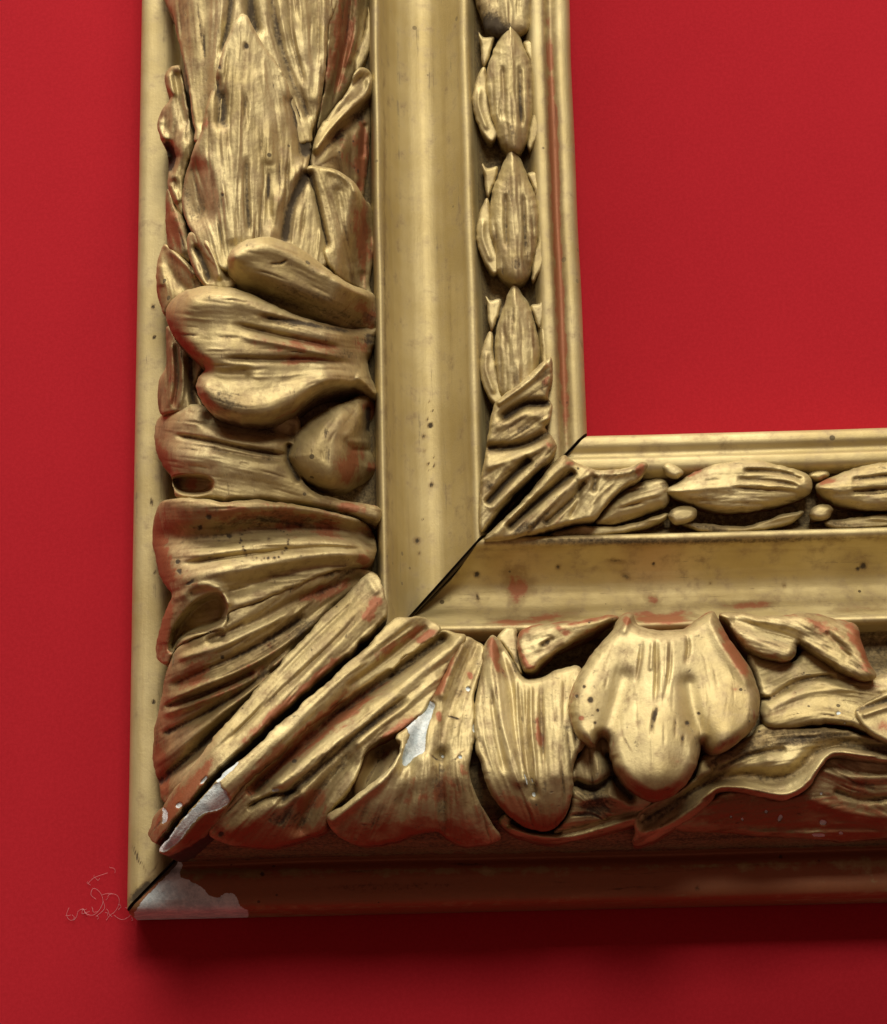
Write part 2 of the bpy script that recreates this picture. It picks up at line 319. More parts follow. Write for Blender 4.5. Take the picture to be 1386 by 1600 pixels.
# ------------------------------------------------------------------ carved pieces
GRID = 1.7
def carve(name, rail_o, outline, o=0, strokes=(), ramps=(), paint=(), edge=(14, 22), ref=None, grain=None, depth=75, mat=None, label=None, holes=(), seed=0, wob=1.0, ebole=0.0, flat=1.0, fibre=1.0, skirt=0.45, gain=1.0, jag=0.8):
    """one carved leaf: a relief over a traced outline; o, strokes, ramps in design units above the band's general surface"""
    P = crom(outline, True, 3); ja = np.cumsum(np.hypot(*(P-np.roll(P, 1, 0)).T)); P = P+np.stack([vnoise(ja, seed+51, 7), vnoise(ja, seed+52, 7)], 1)*jag+np.stack([vnoise(ja, seed+53, 23), vnoise(ja, seed+54, 23)], 1)*jag*1.4
    lo, hi = P.min(0)-2*GRID, P.max(0)+2*GRID
    gx = np.arange(lo[0], hi[0]+GRID, GRID); gy = np.arange(lo[1], hi[1]+GRID, GRID)
    XX, YY = np.meshgrid(gx, gy); Q = np.stack([XX.ravel(), YY.ravel()], 1); nx, ny = len(gx), len(gy)
    ins = inside(Q, P).reshape(ny, nx)
    cell = ins[:-1, :-1] | ins[:-1, 1:] | ins[1:, 1:] | ins[1:, :-1]
    idx = np.arange(nx*ny).reshape(ny, nx)
    quads = np.stack([idx[:-1, :-1], idx[1:, :-1], idx[1:, 1:], idx[:-1, 1:]], -1)[cell]
    used = np.unique(quads); remap = np.full(nx*ny, -1); remap[used] = np.arange(len(used)); quads = remap[quads]
    Q = Q[used]; inn = ins.ravel()[used]
    d, near, _ = seg_dist(Q, P, True)
    Q = np.where(inn[:, None], Q, near); d = np.where(inn, d, 0)
    hb = np.full(len(Q), float(ref)) if ref is not None else ref_h(Q)
    hb = hb.mean()+(hb-hb.mean())*flat
    dh = np.full(len(Q), float(o)); grime_shade = np.zeros(len(Q))
    r_e, drop = edge[0]*0.78, edge[1]*0.85
    u = np.clip(1-d/r_e, 0, 1); dh -= drop*(1-np.sqrt(np.clip(1-u*u, 0, 1)))
    for (xa, ya, xb, yb, a) in ramps:
        ab = np.array([xb-xa, yb-ya], float); t = np.clip(((Q-np.array([xa, ya]))@ab)/(ab@ab), 0, 1); dh += a*(t*t*(3-2*t))
    def stroke(pts, amp, wid, tap=0.2, g=0.0):
        C = crom(pts, False, 7) if len(pts) > 1 else np.asarray(pts, float)
        lo_, hi_ = C.min(0)-2.6*wid, C.max(0)+2.6*wid
        k = np.where(((Q >= lo_) & (Q <= hi_)).all(1))[0]
        if not len(k): return
        if len(C) == 1: dd = np.hypot(*(Q[k]-C[0]).T); tp = 1.0
        else:
            dd, _, t = seg_dist(Q[k], C, False); ln = np.linalg.norm(C[1:]-C[:-1], axis=1).sum(); tp = 1.0
            if wid < 7 and ln > 5*wid:
                tp = np.clip(np.minimum(t, 1-t)/max(tap, 1.6*wid/ln), 0, 1); tp = tp*tp*(3-2*tp)
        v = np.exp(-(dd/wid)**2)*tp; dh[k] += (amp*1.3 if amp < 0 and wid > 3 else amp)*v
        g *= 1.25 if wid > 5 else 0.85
        if g: grime_shade[k] = np.maximum(grime_shade[k], g*v**1.4)  # dirt in the grooves, doubled with painted shade
    for s_ in strokes: stroke(s_[0], s_[1]*gain, *s_[2:])
    rs = np.random.RandomState(seed+len(outline)*7+int(P[0, 0]))
    if grain:
        n, amp, length, guides = grain
        G = [crom(g, False, 10) for g in guides]
        GP = np.concatenate([g[:-1] for g in G]); GT = np.concatenate([(g[1:]-g[:-1])/np.linalg.norm(g[1:]-g[:-1], axis=1)[:, None] for g in G])
        pool = Q[inn]
        for _ in range(int(n*0.6)):
            p = pool[rs.randint(len(pool))].copy(); line = [p.copy()]; k = int(length*rs.uniform(.4, 1.3)/9)
            for _s in range(max(2, k)):
                wgt = 1/(((GP-p)**2).sum(1)+60)**1.5; tv = (GT*wgt[:, None]).sum(0); tv /= np.linalg.norm(tv)+1e-9
                p = p+tv*9+rs.randn(2)*0.5; line.append(p.copy())
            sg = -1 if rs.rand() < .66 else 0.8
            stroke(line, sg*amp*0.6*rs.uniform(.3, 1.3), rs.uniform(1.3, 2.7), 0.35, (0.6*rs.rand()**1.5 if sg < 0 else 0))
    fib = np.zeros(len(Q))
    if grain:
        cs = 10.0; cgx = np.arange(lo[0]-20, hi[0]+30, cs); cgy = np.arange(lo[1]-20, hi[1]+30, cs)
        cx, cy = np.meshgrid(cgx, cgy); cq = np.stack([cx.ravel(), cy.ravel()], 1)
        w2 = 1/(((cq[:, None]-GP[None])**2).sum(2)+80)**1.5; tv = (w2[:, :, None]*GT[None]).sum(1); tv /= np.linalg.norm(tv, axis=1)[:, None]+1e-9
        tv = tv.reshape(len(cgy), len(cgx), 2)
        def flow(p):
            fx = np.clip((p[:, 0]-cgx[0])/cs, 0, len(cgx)-1.01); fy = np.clip((p[:, 1]-cgy[0])/cs, 0, len(cgy)-1.01); ix, iy = fx.astype(int), fy.astype(int); ax, ay = (fx-ix)[:, None], (fy-iy)[:, None]
            v = (tv[iy, ix]*(1-ax)+tv[iy, ix+1]*ax)*(1-ay)+(tv[iy+1, ix]*(1-ax)+tv[iy+1, ix+1]*ax)*ay
            return v/(np.linalg.norm(v, axis=1)[:, None]+1e-9)
        for nz, amp_, steps in ((2.2, 0.55, 12), (5.0, 0.6, 11), (11.0, 0.45, 9)):
            shp = (int((hi[1]-lo[1]+200)/nz)+4, int((hi[0]-lo[0]+200)/nz)+4); tex = rs.rand(*shp)-.5; acc = np.zeros(len(Q))
            for sgn in (1, -1):
                p = Q.copy()
                for _s in range(steps):
                    p = p+sgn*flow(p)*max(2.0, nz*0.9)
                    fx = np.clip((p[:, 0]-lo[0]+95)/nz, 0, shp[1]-2); fy = np.clip((p[:, 1]-lo[1]+95)/nz, 0, shp[0]-2); ix, iy = fx.astype(int), fy.astype(int); ax, ay = fx-ix, fy-iy
                    acc += (tex[iy, ix]*(1-ax)+tex[iy, ix+1]*ax)*(1-ay)+(tex[iy+1, ix]*(1-ax)+tex[iy+1, ix+1]*ax)*ay
            fib += amp_*acc/(acc.std()+1e-9)
        dh += fib*min(1.0, 0.32*grain[1])*fibre*0.62
    for poly, dep, rr in holes:
        H = crom(poly, True, 4); lo_, hi_ = H.min(0)-rr, H.max(0)+rr
        k = np.where(((Q >= lo_) & (Q <= hi_)).all(1))[0]
        dd, _, _ = seg_dist(Q[k], H, True); dd = np.where(inside(Q[k], H), dd, -dd)
        t = np.clip(dd/rr+0.15, 0, 1); dh[k] -= dep*t*t*(3-2*t)
    # hand-carved unevenness
    wv = vnoise(Q[:, 0]+0.6*Q[:, 1], seed+1, 26)*vnoise(Q[:, 1]-0.5*Q[:, 0], seed+2, 31)
    dh += wob*2.2*wv
    col = paint_marks(Q, paint)
    dh -= 3.0*np.clip((col[:, 2]-0.4)*6, 0, 1)          # flaked losses lie below the gilding
    h = hb+dh
    V = lift(Q, h)
    col[:, 1] = np.maximum(col[:, 1], grime_shade)
    if ebole: col[:, 0] = np.maximum(col[:, 0], ebole*np.exp(-(d/9)**2))
    # side wall down into the band
    e = np.concatenate([quads[:, [0, 1]], quads[:, [1, 2]], quads[:, [2, 3]], quads[:, [3, 0]]])
    key = np.sort(e, 1); kk = key[:, 0].astype(np.int64)*10**7+key[:, 1]; uq, inv, cnt = np.unique(kk, return_inverse=True, return_counts=True)
    be = e[cnt[inv] == 1]; bv = np.unique(be); nb = len(bv); mp = np.full(len(Q), -1); mp[bv] = np.arange(nb)
    cen = V.mean(0); n0 = len(V)
    top = V[bv].copy(); mid = V[bv].copy(); mid[:, 2] -= depth*0.35
    inw = cen[None]-V[bv]; inw[:, 2] = 0; inw /= np.linalg.norm(inw, axis=1)[:, None]+1e-9
    mid += inw*3; low = V[bv]+inw*8; low[:, 2] = V[bv][:, 2]-depth
    V2 = np.concatenate([V, top, mid, low])
    a, b = mp[be[:, 0]], mp[be[:, 1]]
    s1 = np.stack([n0+b, n0+a, n0+nb+a, n0+nb+b], 1); s2 = np.stack([n0+nb+b, n0+nb+a, n0+2*nb+a, n0+2*nb+b], 1)
    sc_ = np.zeros((3*nb, 3)); sc_[:, 0] = 0.25 if rail_o is railV else 0.55; sc_[:nb] = col[bv]; sc_[nb:, 1] = skirt; col = np.column_stack([col, 0.5+0.105*fib*(0.3+0.7*fibre)]); sc_ = np.column_stack([sc_, np.full(3*nb, .5)])  # side walls: red wall bounce painted in, stronger on the level rail
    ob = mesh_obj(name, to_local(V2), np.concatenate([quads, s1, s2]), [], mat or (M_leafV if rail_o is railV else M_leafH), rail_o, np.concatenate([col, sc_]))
    if label: ob['label'] = label
    return ob
_rr = np.random.RandomState(12)
RING = [('G', [(413+37*math.cos(a)+_rr.randn()*1.2, 847+27*math.sin(a)+_rr.randn()*1.2)], _rr.uniform(1.3, 2.2)+(1.6*_rr.rand() if math.sin(a) > .3 else 0), _rr.uniform(.55, 1)) for a in np.linspace(0, 6.28, 34)]
V_, H_ = railV, railH
# ---- upright rail, from the top down; right-flank reds also paint shade
carve('acanthus_leaf', V_, [(266, -40), (271, 25), (280, 70), (290, 110), (297, 150), (304, 200), (320, 225), (470, 225), (488, 205), (500, 165), (508, 110), (512, 50), (517, -40)], o=0, edge=(7, 8), gain=.6, fibre=.6,
      strokes=[([(270, -20), (281, 65), (296, 140), (303, 190)], 9, 4), ([(392, -30), (392, 10), (398, 45)], -22, 11, .1, .5), ([(318, -30), (322, 80), (318, 190)], -9, 12), ([(345, -30), (342, 60), (334, 140)], 8, 9), ([(365, -30), (358, 30), (345, 90)], -8, 6, .2, .5),
               ([(425, -30), (430, 40), (452, 110), (480, 180)], -9, 8, .2, .4), ([(470, -30), (474, 60), (486, 150)], 8, 12), ([(450, -30), (458, 60), (478, 140)], -6, 5, .2, .5), ([(508, -30), (505, 60), (495, 170)], 10, 6)],
      grain=(90, 4.5, 120, [[(300, -30), (312, 100), (318, 200)], [(360, -30), (350, 60), (330, 180)], [(420, -30), (440, 60), (480, 190)], [(490, -30), (495, 60), (490, 180)]]), seed=3)
carve('acanthus_leaf', V_, [(383, 22), (372, 28), (358, 50), (345, 90), (335, 125), (325, 160), (313, 205), (302, 235), (293, 262), (285, 300), (287, 335), (298, 360), (320, 400), (360, 425), (500, 420), (510, 390), (503, 350), (492, 305), (480, 268), (486, 232), (478, 200), (465, 170), (452, 138), (440, 110), (424, 88), (408, 66), (396, 42)], o=14, edge=(9, 12), gain=.65, fibre=.6,
      strokes=[([(380, 40), (378, 150), (374, 260), (378, 360)], 10, 24), ([(376, 130), (374, 210), (370, 290), (374, 350)], 6, 3.5), ([(386, 240), (386, 300), (390, 370)], -7, 5, .2, .7),
               ([(336, 128), (346, 160), (345, 190)], -16, 11, .3, .55), ([(460, 160), (470, 195), (478, 235)], -20, 13, .2, .8), ([(300, 270), (302, 300), (310, 330)], -34, 24, .1, .3), ([(326, 250), (345, 300), (362, 370)], 9, 10),
               ([(424, 90), (445, 118), (465, 165), (482, 215)], 7, 3.5), ([(420, 380), (430, 330), (450, 285), (475, 262)], 9, 8), ([(445, 372), (455, 320), (478, 275)], -12, 9, .2, .7), ([(425, 350), (418, 300), (420, 260)], -7, 8), ([(383, 64), (383, 80)], -3, 2.5, .2, .6),
               ([(340, 60), (338, 110), (345, 140)], 5, 8), ([(405, 120), (418, 200), (424, 260)], 6, 10)],
      grain=(130, 5, 110, [[(383, 40), (376, 200), (376, 400)], [(345, 100), (335, 200), (350, 400)], [(300, 260), (320, 330), (350, 410)], [(430, 100), (450, 200), (445, 300), (430, 400)]]), seed=5,
      paint=[('G', [(342, 105)], 4, .9), ('G', [(385, 72)], 5, .9), ('G', [(480, 40)], 3, .8), ('G', [(420, 270), (419, 310)], 3, .9), ('G', [(348, 305)], 4, .8), ('R', [(330, 170), (318, 205)], 8, .5)])
carve('acanthus_leaf', V_, [(516, -40), (513, 50), (509, 110), (501, 168), (496, 205), (512, 185), (532, 155), (553, 118), (562, 92), (572, 55), (576, 10), (577, -40)], o=2, edge=(8, 10), ramps=[(512, 0, 580, 18, -75)],
      strokes=[([(532, -30), (528, 60), (512, 150)], 9, 6), ([(548, -30), (542, 60), (522, 150)], -9, 5, .2, .5), ([(562, -30), (556, 50), (540, 110)], 9, 5)], paint=[('R', [(545, -20), (540, 60), (515, 150)], 26, .6)], grain=(26, 5, 80, [[(540, -30), (535, 60), (510, 170)]]), label='brown fold of the leaf turning away to the cove')  # red-brown over the fold paints in its shaded flank
carve('acanthus_leaf', V_, [(576, 10), (583, 45), (582, 68), (573, 93), (562, 112), (555, 112), (553, 95), (561, 75), (569, 50)], o=-62, edge=(7, 12), seed=8)
carve('acanthus_leaf', V_, [(486, 240), (497, 203), (520, 172), (545, 140), (552, 115), (566, 106), (578, 112), (583, 138), (580, 180), (577, 230), (572, 280), (566, 312), (555, 300), (540, 285), (515, 272), (490, 268)], o=2, edge=(8, 10), ramps=[(515, 215, 585, 235, -62)],
      strokes=[([(488, 240), (520, 198), (548, 170), (573, 146), (580, 118)], 17, 6, .1), ([(525, 215), (555, 185), (580, 165)], -16, 13, .2, .3), ([(548, 135), (562, 125)], -7, 9), ([(540, 210), (535, 250), (545, 285)], 6, 7), ([(560, 190), (556, 240), (560, 295)], 6, 5), ([(570, 190), (567, 250)], -7, 4)],
      paint=[('R', [(568, 170), (566, 250), (565, 300)], 18, .62), ('R', [(535, 215), (548, 270)], 12, .4)], grain=(26, 4, 70, [[(500, 230), (545, 170), (578, 130)], [(560, 190), (555, 290)]]))
carve('acanthus_leaf', V_, [(479, 262), (500, 259), (528, 267), (553, 284), (568, 305), (580, 325), (587, 355), (586, 385), (582, 415), (578, 445), (580, 462), (560, 452), (530, 435), (508, 405), (502, 355), (491, 310), (481, 283)], o=20, edge=(7, 11), ramps=[(540, 330, 588, 340, -75)],
      strokes=[([(500, 262), (535, 275), (560, 305), (572, 350)], 5, 6), ([(482, 275), (493, 320), (506, 380)], -14, 8, .2, .75), ([(556, 300), (562, 360), (566, 420)], 7, 7), ([(530, 300), (535, 360), (545, 410)], -5, 9)],
      paint=[('R', [(562, 320), (568, 380), (572, 440)], 15, .7)], grain=(30, 3.6, 70, [[(500, 275), (520, 340), (540, 430)], [(560, 310), (572, 380), (575, 440)]]))
carve('acanthus_leaf', V_, [(572, 318), (581, 325), (588, 345), (588, 378), (583, 405), (578, 412), (582, 370)], o=-62, edge=(6, 8), paint=[('R', [(582, 340), (582, 390)], 9, .6)])
carve('curled_leaf_edge', V_, [(260, 112), (270, 103), (283, 106), (291, 150), (298, 190), (304, 215), (300, 240), (293, 258), (287, 290), (288, 322), (285, 338), (274, 322), (265, 302), (261, 285), (264, 262), (262, 240), (252, 217), (246, 195), (250, 176), (262, 161), (268, 150), (261, 140), (257, 124)], o=-14, flat=.4, edge=(7, 12),
      strokes=[([(251, 180), (248, 198), (258, 218), (268, 230)], 15, 6), ([(270, 240), (280, 225), (290, 200)], 8, 7), ([(262, 228), (270, 245), (264, 262)], -32, 8, .2, .9), ([(272, 275), (280, 250), (292, 225)], 10, 8), ([(277, 120), (281, 160), (290, 195)], -9, 8), ([(264, 120), (270, 145)], 8, 6), ([(266, 285), (280, 318)], 8, 5)], grain=(14, 3, 40, [[(270, 110), (278, 170), (270, 230), (275, 330)]]), seed=11)
carve('acanthus_leaf', V_, [(262, 296), (274, 322), (287, 342), (294, 365), (300, 388), (298, 410), (284, 402), (262, 385), (259, 340)], o=-16, flat=.5, edge=(8, 12), strokes=[([(272, 330), (282, 365), (290, 400)], 8, 6)], paint=[('R', [(265, 310), (268, 350), (280, 390)], 18, .7)], grain=(14, 4, 40, [[(266, 310), (290, 400)]]))
carve('acanthus_leaf', V_, [(292, 370), (310, 362), (335, 372), (350, 390), (362, 412), (372, 440), (352, 455), (330, 450), (315, 442), (300, 415)], o=8, edge=(8, 12), strokes=[([(318, 372), (335, 405), (345, 440)], 9, 6), ([(302, 380), (318, 410), (330, 445)], -9, 6, .2, .7), ([(335, 380), (350, 410), (358, 440)], -8, 5, .2, .7)], grain=(20, 4, 50, [[(310, 368), (340, 445)]]))
carve('acanthus_leaf', V_, [(257, 382), (248, 398), (244, 425), (245, 455), (251, 475), (258, 490), (266, 478), (280, 465), (300, 456), (318, 450), (306, 424), (288, 404), (270, 390)], o=-8, flat=.4, edge=(8, 12), strokes=[([(259, 392), (270, 430), (290, 452)], -8, 10), ([(262, 388), (290, 412), (308, 436)], 8, 6), ([(250, 410), (252, 450)], 6, 6)], paint=[('R', [(246, 440), (252, 478)], 8, .6)], grain=(16, 3, 50, [[(262, 395), (275, 460)]]))
# the great curled leaf over the band
carve('curled_leaf', V_, fibre=0.4, outline=[(354, 412), (360, 392), (380, 377), (410, 370), (440, 374), (470, 388), (497, 408), (522, 428), (548, 444), (568, 452), (584, 460), (589, 478), (592, 505), (586, 532), (574, 548), (540, 530), (490, 505), (440, 500), (395, 480), (364, 450)], o=58, edge=(20, 36), ramps=[(426, 424, 396, 490, -78), (515, 460, 592, 500, -88)],
      strokes=[([(370, 398), (420, 388), (470, 408), (530, 445), (576, 464)], 9, 14), ([(400, 462), (470, 478), (560, 500)], -8, 16, .2, .35), ([(500, 420), (545, 450), (582, 466)], 6, 5), ([(420, 412), (438, 412), (450, 405)], -2.5, 2, .2, .8)],
      paint=[('G', [(400, 440), (470, 455), (540, 480)], 20, .34), ('R', [(545, 480), (575, 490), (582, 520)], 20, .55), ('G', [(560, 505), (580, 490), (585, 515)], 16, .5), ('G', [(470, 475), (530, 495)], 14, .35)], grain=(36, 2.2, 70, [[(365, 410), (450, 430), (580, 500)]]), wob=.5)  # brown marks: dirt plus shade painted on the lower and right flanks
carve('curled_leaf', V_, fibre=0.4, outline=[(258, 490), (266, 470), (288, 455), (320, 447), (360, 449), (400, 463), (450, 487), (500, 504), (550, 514), (591, 510), (589, 530), (582, 548), (576, 565), (580, 590), (592, 612), (594, 630), (580, 622), (562, 610), (545, 605), (515, 606), (490, 619), (465, 638), (440, 653), (410, 661), (372, 659), (340, 649), (318, 632), (307, 608), (310, 590), (321, 574), (306, 560), (286, 541), (268, 517)], o=50, edge=(22, 44), ramps=[(500, 530, 594, 528, -84)],
      strokes=[([(275, 490), (320, 475), (380, 470), (440, 490), (520, 515)], 10, 20), ([(330, 545), (400, 550), (470, 548), (560, 560)], 4, 26), ([(360, 505), (440, 525), (540, 545)], -7, 5, .2, .4), ([(370, 525), (440, 538), (540, 560)], 5, 5), ([(345, 560), (420, 562), (500, 562), (560, 570)], -7, 5, .2, .4), ([(400, 495), (470, 505), (560, 520)], -8, 6, .2, .5),
               ([(315, 574), (345, 585), (380, 585)], -10, 12), ([(322, 610), (360, 630), (410, 635), (450, 620), (500, 595), (560, 592)], 12, 16), ([(555, 585), (575, 602), (592, 618)], 11, 5), ([(300, 470), (285, 500), (300, 530)], 6, 14)],
      paint=[('R', [(400, 540), (470, 545), (545, 550)], 16, .55), ('R', [(430, 565), (520, 560)], 7, .6), ('R', [(262, 498), (285, 535), (310, 562)], 7, .7), ('R', [(545, 535), (580, 540)], 22, .55), ('R', [(430, 655), (480, 632), (520, 608)], 7, .5), ('G', [(570, 520), (582, 540)], 14, .6), ('G', [(325, 605), (345, 625), (400, 640)], 16, .45), ('G', [(520, 535), (560, 560)], 18, .3)],  # brown marks: dirt plus shade painted into the hollow and right flank
      grain=(90, 2.6, 70, [[(270, 490), (400, 500), (590, 540)], [(320, 560), (450, 560), (580, 570)], [(310, 610), (400, 640), (500, 605)]]), wob=.6)
carve('acanthus_leaf', V_, [(261, 510), (280, 532), (300, 556), (318, 571), (311, 590), (307, 612), (318, 636), (300, 645), (270, 646), (252, 648), (247, 622), (248, 596), (258, 575), (260, 545)], o=-14, flat=.5, edge=(8, 14), strokes=[([(266, 530), (270, 580), (262, 640)], 7, 5), ([(280, 540), (285, 590), (280, 640)], 8, 5), ([(273, 535), (277, 590), (271, 640)], -8, 4, .2, .5), ([(298, 560), (300, 600), (305, 635)], -9, 7, .2, .4)], paint=[('R', [(265, 530), (275, 600), (255, 640)], 20, .45)], grain=(24, 4, 50, [[(266, 525), (272, 640)], [(300, 560), (300, 640)]]))
carve('acanthus_leaf', V_, [(249, 652), (270, 643), (300, 632), (318, 634), (345, 652), (380, 662), (420, 664), (450, 650), (470, 660), (470, 740), (490, 768), (530, 780), (585, 790), (597, 800), (590, 815), (560, 806), (500, 794), (450, 786), (400, 780), (350, 782), (322, 780), (280, 780), (272, 765), (266, 742), (253, 724), (243, 700), (242, 676)], fibre=.5, o=-2, edge=(12, 18), ramps=[(380, 700, 380, 655, -16)],
      strokes=[([(262, 668), (300, 660), (350, 680), (430, 690)], 12, 16), ([(270, 680), (330, 690), (400, 705), (455, 712)], -9, 4, .15, .6), ([(255, 705), (290, 715), (350, 715), (430, 728)], 11, 16), ([(330, 655), (380, 672), (450, 675)], -12, 14), ([(350, 735), (420, 745), (500, 778)], 7, 14), ([(452, 690), (452, 720), (470, 755)], -14, 5, .15, .9), ([(320, 700), (400, 715), (450, 722)], -5, 4, .2, .5)],
      holes=[([(268, 747), (285, 741), (308, 742), (326, 745), (334, 754), (330, 768), (310, 774), (285, 772), (272, 764)], 52, 9)],
      paint=[('R', [(244, 690), (255, 722), (270, 742), (290, 738)], 13, .85), ('R', [(285, 750), (310, 760)], 14, .6), ('G', [(380, 700), (440, 712)], 10, .45), ('G', [(400, 668), (440, 680)], 9, .5), ('R', [(520, 790), (580, 800)], 14, .75), ('R', [(430, 690), (450, 680)], 12, .5)],
      grain=(60, 2.6, 60, [[(255, 680), (350, 690), (450, 720)], [(330, 740), (430, 760), (580, 800)]]), wob=.7)
carve('round_bud', V_, fibre=0.25, outline=[(562, 618), (540, 627), (510, 640), (480, 660), (460, 682), (451, 705), (453, 722), (467, 742), (490, 758), (520, 766), (550, 764), (575, 753), (594, 742), (598, 728), (588, 712), (581, 695), (581, 672), (590, 652), (593, 636), (586, 622), (575, 612)], o=24, edge=(52, 62), ramps=[(520, 690, 595, 700, -80)],
      strokes=[([(530, 650), (510, 690), (525, 745)], 9, 26), ([(560, 625), (562, 655), (545, 680)], 8, 8), ([(575, 640), (577, 670)], -14, 7, .2, .6), ([(540, 690), (585, 690)], 6, 5), ([(545, 702), (588, 705)], -5, 4)],
      paint=[('R', [(560, 690), (550, 720), (530, 755)], 22, .7), ('R', [(578, 625), (580, 660)], 12, .7), ('R', [(570, 730), (595, 735)], 16, .6)], grain=(24, 2, 40, [[(550, 630), (500, 700), (530, 760)]]), wob=.5)
carve('shell_lobe', V_, fibre=0.75, outline=[(247, 790), (262, 780), (285, 778), (322, 780), (350, 784), (400, 781), (450, 787), (500, 796), (560, 812), (580, 828), (588, 850), (586, 872), (572, 884), (545, 888), (510, 896), (470, 912), (430, 930), (395, 945), (358, 958), (355, 985), (335, 985), (300, 1000), (275, 1012), (262, 1036), (247, 1031), (244, 1012), (252, 972), (262, 946), (268, 928), (258, 914), (247, 888), (239, 850), (239, 820)], o=13, edge=(9, 14), ramps=[(540, 850, 592, 850, -34)],
      strokes=[([(262, 838), (330, 838), (400, 828), (500, 822), (575, 836)], -27, 20, .12, .22), ([(265, 788), (350, 792), (450, 795), (550, 815)], 9, 12), ([(285, 870), (350, 860), (420, 850), (500, 845), (580, 855)], 7, 6, .12), ([(280, 882), (350, 872), (440, 861), (520, 856), (575, 862)], -7, 4, .12), ([(290, 905), (360, 890), (440, 876), (520, 866), (570, 868)], 17, 14, .12), ([(255, 830), (262, 880), (276, 915)], 8, 12),
               ([(360, 925), (420, 905), (490, 885), (560, 878)], -9, 11, .15), ([(275, 935), (310, 915), (345, 920), (356, 940)], 10, 7), ([(256, 1000), (268, 960), (290, 935)], 8, 8)],
      holes=[([(262, 1015), (268, 985), (285, 958), (305, 938), (330, 926), (348, 930), (355, 950), (350, 972), (330, 985), (305, 992), (285, 1002), (272, 1020)], 60, 14)],
      paint=[('R', [(243, 810), (243, 850), (252, 890), (266, 920)], 22, .95), ('R', [(262, 930), (254, 970), (248, 1020)], 14, .95), ('R', [(275, 905), (310, 915)], 12, .5), ('G', [(330, 812), (420, 812), (540, 822)], 18, .5), ('R', [(300, 805), (420, 808), (570, 830)], 22, .6), ('R', [(575, 865), (560, 885)], 14, .8),  # edge reds mix bole with a painted reflection of the wall
             ('G', [(326, 807)], 6, .9), ('G', [(310, 823), (316, 826)], 5, .9), ('G', [(358, 838)], 4, .9), ('G', [(278, 878)], 4, 1), ('G', [(280, 893)], 4.5, 1), ('G', [(290, 915), (305, 905)], 3, .8),
             *RING, ('G', [(420, 842)], 3.5, .7), ('G', [(450, 808), (430, 806)], 7, .6)],
      grain=(70, 2.6, 80, [[(260, 850), (400, 840), (580, 850)], [(280, 910), (400, 880), (570, 870)], [(280, 800), (420, 800), (570, 835)]]), wob=.6)
carve('shell_lobe', V_, fibre=0.75, outline=[(265, 1034), (277, 1012), (300, 1000), (335, 985), (358, 970), (358, 955), (395, 943), (430, 928), (470, 910), (510, 895), (550, 888), (590, 900), (560, 940), (470, 1030), (400, 1100), (330, 1180), (262, 1252), (248, 1222), (240, 1190), (240, 1150), (248, 1110), (255, 1075)], o=6, edge=(5, 5), ramps=[(540, 930, 590, 900, -10), (395, 948, 455, 1028, -34)],
      strokes=[([(330, 1000), (400, 970), (470, 935), (560, 905)], -7, 8, .1, .3), ([(258, 1095), (320, 1070), (400, 1035), (470, 990), (520, 945)], 12, 6, .1), ([(262, 1075), (320, 1048), (400, 1010), (480, 960)], -8, 6, .1, .5), ([(252, 1118), (330, 1090), (400, 1060), (460, 1015)], 10, 5, .1), ([(255, 1105), (330, 1080), (400, 1048)], -8, 4, .1, .5),
               ([(250, 1150), (310, 1120), (370, 1085), (430, 1040)], -8, 6, .1, .5), ([(248, 1190), (300, 1150), (360, 1105), (420, 1060)], 9, 7, .1), ([(252, 1220), (300, 1180), (350, 1130), (420, 1070), (500, 985), (560, 930)], -20, 9, .1, .6), ([(275, 1030), (330, 1015), (400, 985), (460, 955)], 7, 6, .1)],
      paint=[('R', [(260, 1060), (300, 1060), (330, 1030)], 26, .5), ('R', [(244, 1160), (246, 1210), (262, 1245)], 18, .9), ('R', [(300, 1110), (400, 1040), (440, 990)], 20, .45), ('R', [(470, 940), (520, 920), (560, 900)], 14, .6), ('G', [(470, 970), (490, 985), (450, 1000)], 16, .45), ('G', [(500, 900), (560, 890)], 8, .5), ('G', [(345, 1030), (350, 1024)], 5, .9), ('G', [(330, 1110), (380, 1070), (420, 1045)], 12, .4)],
      grain=(90, 3.2, 90, [[(262, 1080), (400, 1020), (540, 920)], [(250, 1200), (350, 1120), (480, 990)]]), wob=.8)
